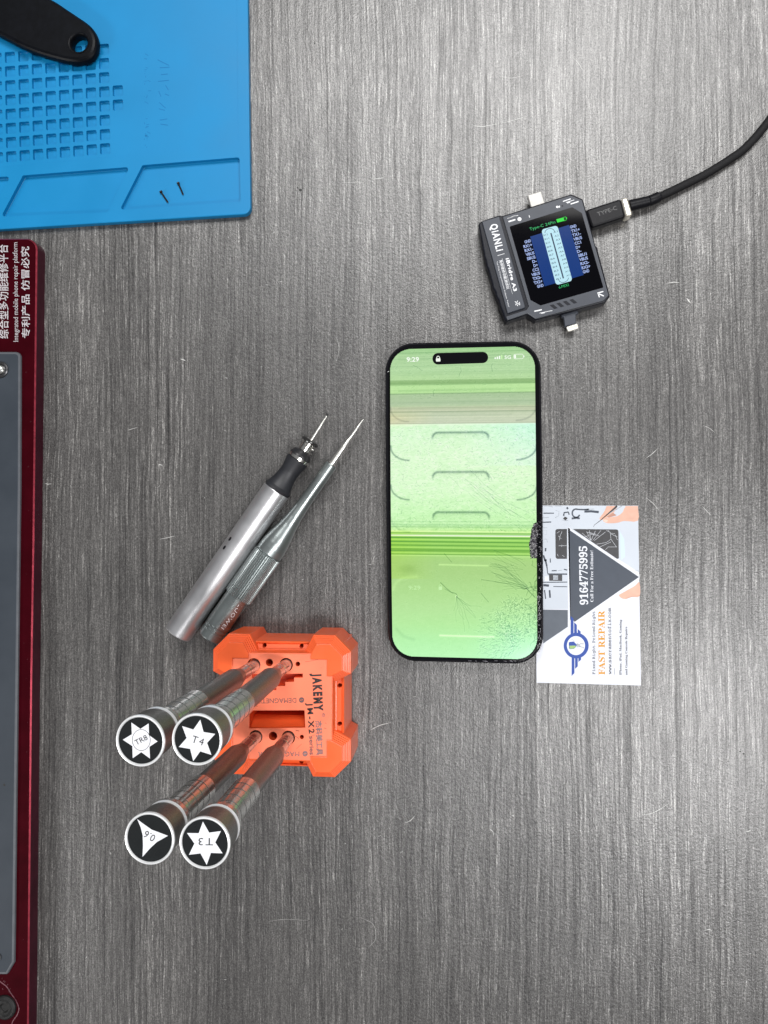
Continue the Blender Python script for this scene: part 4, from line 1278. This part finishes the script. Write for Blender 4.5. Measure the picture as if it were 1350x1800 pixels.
# ------------------------------------------------------------------ orange holder
ORG = M('orange_plastic', (0.82, 0.115, 0.028), 0.34, spec=0.5, var=0.06, vscale=60, bump=0.15, bscale=1200, rvar=0.05, spots=((0.25, 0.03, 0.01), 190, 0.68, 0.55))
ORT = M('orange_plastic_top_face', (0.88, 0.20, 0.105), 0.40, var=0.07, vscale=70, bump=0.15, bscale=1500, spots=((0.22, 0.03, 0.01), 230, 0.69, 0.6))  # top face, a paler orange than the frame
ORD = M('orange_inside_shade', (0.62, 0.07, 0.018), 0.5, var=0.1, vscale=100)  # holes and slots: same plastic, shade put into a darker orange
INK = M('black_ink', (0.02, 0.012, 0.012), 0.55, var=0.4, vscale=900)
INK2 = M('faded_ink', (0.11, 0.06, 0.06), 0.55, var=0.35, vscale=900)
INK3 = M('worn_ink', (0.20, 0.12, 0.12), 0.55, var=0.4, vscale=900)
def C3(x, y): return (360 + x / 4.82, 1090 + y / 4.82)
OZ = 30.0
oc = W(*C3(632, 735), OZ)
o_t = thing('screwdriver_stand', 'orange plastic magnetiser stand holding four upright screwdrivers', 'tool stand', (oc.x, oc.y, 0))
BD = 24.2     # half size of the top face
def rot(q, x, y):
    for _ in range(q): x, y = -y, x
    return x, y
def OP(x, y, z): return Vector((oc.x + x, oc.y + y, z))
holes_px = [((415, 380), 3.15, 1), ((547, 360), 1.75, 0), ((690, 378), 3.15, 1), ((788, 372), 1.1, 0), ((432, 990), 3.15, 1), ((578, 982), 2.0, 0), ((708, 995), 3.15, 1), ((822, 990), 1.0, 0)]
hl = []
for (x, y), r, _ in holes_px:
    w_ = W(*C3(x, y), OZ)
    hl.append([(w_.x + r * math.cos(2 * math.pi * i / 28), w_.y + r * math.sin(2 * math.pi * i / 28)) for i in range(28)])
slot1 = pxw([C3(*p) for p in [(380, 766), (845, 764), (852, 912), (376, 918)]], OZ)
slot2 = pxw([C3(*p) for p in [(400, 458), (830, 453), (830, 487), (757, 488), (756, 523), (682, 524), (682, 558), (606, 559), (606, 593), (530, 594), (530, 628), (400, 630)]], OZ)
k = MB()
bw = [(oc.x + x, oc.y + y) for x, y in [(-BD, -BD), (BD, -BD), (BD, BD), (-BD, BD)]]
k.flat(bw, hl + [slot1, slot2], lambda x, y: Vector((x, y, OZ)), ORT)
def deep(lp, z1, z0, m, mf):
    n = len(lp)
    k.add([(x, y, z1) for x, y in lp] + [(x, y, z0) for x, y in lp], [[i, n + i, n + (i + 1) % n, (i + 1) % n] for i in range(n)], m, len(lp) > 20)
    k.ngon([(x, y, z0) for x, y in lp], mf)
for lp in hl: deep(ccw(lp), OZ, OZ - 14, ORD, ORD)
# open slot with sloping lower wall
n = 4
c_ = ccw(slot1)
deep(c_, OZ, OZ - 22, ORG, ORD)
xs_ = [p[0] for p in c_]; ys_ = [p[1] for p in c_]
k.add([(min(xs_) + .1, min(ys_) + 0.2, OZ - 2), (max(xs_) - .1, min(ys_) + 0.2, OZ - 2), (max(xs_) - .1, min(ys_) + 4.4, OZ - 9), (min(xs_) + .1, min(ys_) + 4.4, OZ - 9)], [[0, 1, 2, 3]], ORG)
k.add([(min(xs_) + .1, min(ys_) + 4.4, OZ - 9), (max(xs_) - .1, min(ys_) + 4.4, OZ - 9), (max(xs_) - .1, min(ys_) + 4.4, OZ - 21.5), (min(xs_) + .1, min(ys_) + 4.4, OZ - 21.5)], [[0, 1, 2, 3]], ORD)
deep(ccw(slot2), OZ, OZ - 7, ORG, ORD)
# four sides: lip, wall, shelf channel with two holes, outer lip, skirt
for q in range(4):
    prof = [(BD, OZ), (BD + 0.5, OZ - 0.25), (BD + 0.7, OZ - 0.8), (BD + 1.0, 25.6), (BD + 1.3, 25.1), (BD + 1.7, 25.0), (BD + 1.75, 23.7)]
    prof2 = [(BD + 4.1, 22.3), (BD + 4.2, 23.4), (BD + 4.6, 23.5), (BD + 5.0, 23.0), (BD + 5.5, 16), (BD + 5.6, 1.0), (BD + 5.0, 0.0)]
    for pf in (prof, prof2):
        for (da, za_), (db, zb_) in zip(pf[:-1], pf[1:]):
            vs = [OP(*rot(q, -da, da), za_), OP(*rot(q, da, da), za_), OP(*rot(q, db, db), zb_), OP(*rot(q, -db, db), zb_)]
            k.add(vs, [[0, 3, 2, 1][::-1]], ORG, False)
    d0, z0_ = prof[-1]; d1, z1_ = prof2[0]
    def f3(x, y, q=q, d0=d0, d1=d1, z0_=z0_, z1_=z1_):
        return OP(*rot(q, x, y), z0_ + (z1_ - z0_) * (y - d0) / (d1 - d0))
    h2 = [[(sx_ + 1.05 * math.cos(2 * math.pi * i / 20), (d0 + d1) / 2 - 0.05 + 1.05 * math.sin(2 * math.pi * i / 20)) for i in range(20)] for sx_ in (-8.9, 8.9)]
    k.flat([(-d0, d0), (-d1, d1), (d1, d1), (d0, d0)][::-1], h2, f3, ORG)
    for h_ in h2:
        n = 20
        top_ = [f3(x, y) for x, y in h_]; bot = [Vector((p.x, p.y, p.z - 5)) for p in top_]
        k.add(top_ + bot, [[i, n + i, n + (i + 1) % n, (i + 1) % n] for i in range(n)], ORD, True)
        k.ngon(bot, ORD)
k.build('stand_body', o_t, 20)
Lsh = [(11.0, 18.6), (11.0, 25.2), (15.0, 33.0), (25.4, 33.0), (33.0, 25.4), (33.0, 15.0), (25.2, 11.0), (18.6, 11.0), (18.6, 18.6)]
for q in range(4):
    lp = ccw([(oc.x + rot(q, x, y)[0], oc.y + rot(q, x, y)[1]) for x, y in Lsh])
    k = MB()
    rs = [(0.6, 0), (0.1, 0.7), (0, 12), (0.1, 25.6), (0.35, 26.4)]
    d_, z_ = 0.35, 26.4
    for i in range(5):
        rs += [(d_ + 0.50, z_ + 0.10), (d_ + 0.66, z_ + 0.82)]
        d_ += 0.66; z_ += 0.82
    rs += [(d_ + 0.2, z_ + 0.1)]
    k.rings(lp, rs, ORG, smooth=False)
    k.build('corner_bumper', o_t)
k = MB()
i1 = Zm(OZ + 0.04)
k.text('JAKEMY', C3(914, 452), C3(930, 772), 14.5, i1, INK, 0.06, space=1.4)
k.text('JM-X2', C3(866, 702), C3(884, 962), 9.6, i1, INK, 0.035, space=1.4)
k.text('series', C3(886, 985), C3(890, 1142), 7.5, i1, INK2, 0.02)
k.text('杰科美工具', C3(942, 852), C3(952, 1146), 8.6, i1, INK3, 0.03)
k.text('DEMAGNETIZER', C3(775, 660), C3(372, 668), 8.4, i1, INK2, 0.0)
k.text('MAGNETIZER', C3(800, 1114), C3(452, 1118), 8.4, i1, INK3, 0.0)
for c__, m_ in (((820, 677), INK2), ((850, 1132), INK3)):
    k.fill(circ(*C3(*c__), 4.6, 4.9, 22), i1, m_)
    k.stroke([C3(c__[0] - 14, c__[1] + 3), C3(c__[0] + 14, c__[1] - 3)], 0.7, Zm(OZ + 0.07), ORT)
k.stroke(circ(*C3(1006, 805), 2.4, 2.8, 16), 0.8, i1, INK3, True)
k.text('R', C3(1001, 795), C3(1002, 814), 2.6, i1, INK3)
k.fill([C3(1012, 1190), C3(1035, 1165), C3(1046, 1172), C3(1036, 1194)], i1, INK2)
for q, w in [([(775, 1092), (820, 1050)], 0.5), ([(850, 352), (880, 350), (1000, 325)], 0.5), ([(1010, 915), (1030, 920)], 0.9), ([(740, 980), (780, 990), (800, 1010)], 0.9), ([(430, 725), (448, 732)], 0.9), ([(880, 990), (930, 975)], 0.5),
             ([(1020, 870), (1030, 880)], 0.6), ([(770, 935), (800, 940)], 1.2)]:
    k.stroke([C3(*p) for p in q], w, i1, M('scuff_mark', (0.28, 0.06, 0.03), 0.6) if 'scuff_mark' not in bpy.data.materials else bpy.data.materials['scuff_mark'])
k.build('printed_lettering', o_t)

# ------------------------------------------------------------------ four upright screwdrivers
GMT = M('gunmetal', (0.50, 0.50, 0.485), 0.20, 0.88, var=0.06, vscale=120, rvar=0.04)
GMD = M('gunmetal_knurled', (0.17, 0.17, 0.165), 0.34, 0.8, var=0.3, vscale=2500, bump=0.6, bscale=2600)
RIM = M('bright_rim', (0.86, 0.87, 0.88), 0.30, 0.35, var=0.03, vscale=500)
CAPB = M('black_cap_face', (0.016, 0.018, 0.019), 0.22, 0.3, var=0.1, vscale=200)
SYM = M('silver_symbol', (0.78, 0.79, 0.83), 0.34, 0.15, var=0.03, vscale=700)
BLKT = M('black_symbol_text', (0.015, 0.015, 0.017), 0.4)
VIS = 112.0; INS = 10.0; LT = VIS + INS
def hex_ring(k, z0_, z1_, r, mat, n=12):
    pass
def make_driver(first):
    """parts in world mm for the frame of 'first': local +Z from hole bottom to cap"""
    mw = first.matrix_basis
    o = mw.translation / MM
    ax = (mw.to_3x3() @ Vector((0, 0, 1))).normalized()
    def Z(s): return LT - s * VIS         # s: 0 at the cap, 1 at the hole
    k = MB(); k.lathe(o, ax, [(0, 2.0), (1, 2.7), (Z(.985), 2.75), (Z(.955), 2.75), (Z(.953), 2.7), (Z(.950), 2.7), (Z(.945), 2.8), (Z(.925), 2.8), (Z(.923), 2.72), (Z(.920), 2.72), (Z(.915), 2.85),
                                             (Z(.895), 2.9), (Z(.893), 2.8), (Z(.890), 2.8), (Z(.885), 2.95), (Z(.84), 3.0), (Z(.82), 3.1)], GMT, 32)
    k.build('neck', first, 25)
    k = MB(); k.lathe(o, ax, [(Z(.82), 3.1), (Z(.77), 4.1), (Z(.75), 4.55), (Z(.42), 4.6), (Z(.405), 4.7)], GMD, 40)
    k.build('knurled_shank', first, 40)
    pr = [(Z(.405), 4.7), (Z(.39), 5.35)]
    for g in (.335, .285, .235, .185):
        pr += [(Z(g + .004), 5.4), (Z(g + .0025), 5.26), (Z(g - .0025), 5.26), (Z(g - .004), 5.4)]
    pr += [(Z(.155), 5.4), (Z(.145), 5.9)]
    k = MB(); k.lathe(o, ax, pr, GMT, 44)
    k.build('grooved_band', first, 25)
    k = MB(); k.lathe(o, ax, [(Z(.145), 5.6), (Z(.14), 6.8), (Z(.128), 7.3), (Z(.108), 7.45), (Z(.10), 7.0), (Z(.098), 7.0)], [GMT, GMT, GMT, RIM, GMT], 48)
    k.build('collar', first, 35)
    k = MB(); k.lathe(o, ax, [(Z(.10), 6.6), (Z(.097), 7.2), (Z(.085), 7.5), (Z(.02), 7.85), (Z(.008), 7.95)], GMD, 56, True, False)
    cp_ = k.build('cap', first, 40)
    k = MB(); k.lathe(o, ax, [(Z(.008), 7.9), (Z(.004), 8.12), (Z(-.001), 8.15), (Z(-.004), 8.0), (Z(-.005), 7.6), (Z(-.002), 7.35), (Z(.0), 7.3)], RIM, 64, False, False)
    k.build('cap_rim', cp_, 60)
    k = MB(); k.lathe(o, ax, [(Z(.001), 7.35), (Z(-.0005), 7.3)], CAPB, 64, False, True, smooth=False)
    k.build('cap_face', cp_)
def drv_frame(hole_c, cap_px, vis=VIS):
    """find the axis from the hole centre to the point on the cap's sight line at distance vis"""
    Eo = W(*C3(*hole_c), OZ)
    best = None
    for z in np.arange(60, 200, 0.25):
        c_ = W(*cap_px, z)
        dd = abs((c_ - Eo).length - vis)
        if best is None or dd < best[0]: best = (dd, c_)
    ax = (best[1] - Eo).normalized()
    base = Eo - ax * INS
    return base, ax, best[1]
drv = [('TR8', (418, 388), (247.2, 1301.5), 'screwdriver capped with a TR8 round centre star standing in the orange stand'),
       ('T4', (690, 380), (346.5, 1299.5), 'screwdriver capped with a six point star reading T4 in the orange stand'),
       ('0.6', (434, 992), (263.2, 1473.3), 'screwdriver capped with a three point star reading 0.6 in the orange stand'),
       ('T3', (708, 997), (360.3, 1481.2), 'screwdriver capped with an upside down star reading T3 in the orange stand')]
first = None
def C4(x, y): return (200 + x / 6, 1240 + y / 6)
frames = []
for i, (nm, hp, cpx, lab_) in enumerate(drv):
    base, ax, cc = drv_frame(hp, cpx)
    print('driver', nm, 'cap z %.1f' % cc.z, 'lean %.1f' % math.degrees(math.acos(ax.z)))
    rq = Vector((0, 0, 1)).rotation_difference(ax)
    dt = thing('screwdriver', lab_, 'screwdriver', base, rq, 'screwdrivers standing in the orange stand')
    if first is None:
        first = dt
        make_driver(dt)
    else:
        for chd in list(first.children):
            c_ = chd.copy(); COL.objects.link(c_); c_.parent = dt
            for g in chd.children:
                d_ = g.copy(); COL.objects.link(d_); d_.parent = c_
    frames.append((nm, ax, cc, dt))
for nm, ax, cc, dt in frames:
    capo = [c_ for c_ in dt.children if c_.name.split('.')[0] == 'cap'][0]
    pm1 = plane_map(cc + ax * 0.14, ax); pm2 = plane_map(cc + ax * 0.18, ax); pm3 = plane_map(cc + ax * 0.22, ax)
    k = MB()
    if nm == 'TR8':
        tips = [(462, 380), (368, 190), (185, 180), (95, 362), (200, 556), (382, 560)]; ce = (288, 368)
        star = []
        for j in range(6):
            a, b_ = tips[j], tips[(j + 1) % 6]
            mx_, my_ = (a[0] + b_[0]) / 2, (a[1] + b_[1]) / 2
            star += [C4(*a), C4(ce[0] + (mx_ - ce[0]) * .66, ce[1] + (my_ - ce[1]) * .66)]
        k.fill(star, pm1, SYM)
        k.stroke(circ(*C4(290, 365), 95 / 6, 111 / 6, 36), 0.8, pm2, BLKT, True)
        k.text('TR8', C4(238, 422), C4(362, 357), 9.5, pm3, BLKT)
    elif nm in ('T4', 'T3'):
        tips = [(912, 150), (1070, 300), (1030, 522), (838, 588), (685, 438), (720, 217)] if nm == 'T4' else [(940, 1225), (1130, 1325), (1148, 1560), (980, 1682), (793, 1575), (772, 1345)]
        ce = (876, 370) if nm == 'T4' else (960, 1450)
        star = []
        for j in range(6):
            a, b_ = tips[j], tips[(j + 1) % 6]
            mx_, my_ = (a[0] + b_[0]) / 2, (a[1] + b_[1]) / 2
            star += [C4(*a), C4(ce[0] + (mx_ - ce[0]) * .62, ce[1] + (my_ - ce[1]) * .62)]
        k.fill(star, pm1, SYM)
        if nm == 'T4': k.text('T4', C4(816, 386), C4(938, 424), 12.5, pm2, BLKT, space=1.3)
        else: k.text('T3', C4(1046, 1400), C4(893, 1398), 13.0, pm2, BLKT, space=1.25)
    else:
        k.fill([C4(*p) for p in [(248, 1200), (300, 1240), (400, 1310), (572, 1375), (455, 1440), (380, 1510), (303, 1598), (308, 1480), (305, 1370), (285, 1290)]], pm1, SYM)
        k.text('0.6', C4(448, 1376), C4(343, 1316), 13.0, pm2, BLKT)
    k.build('cap_symbol', capo)
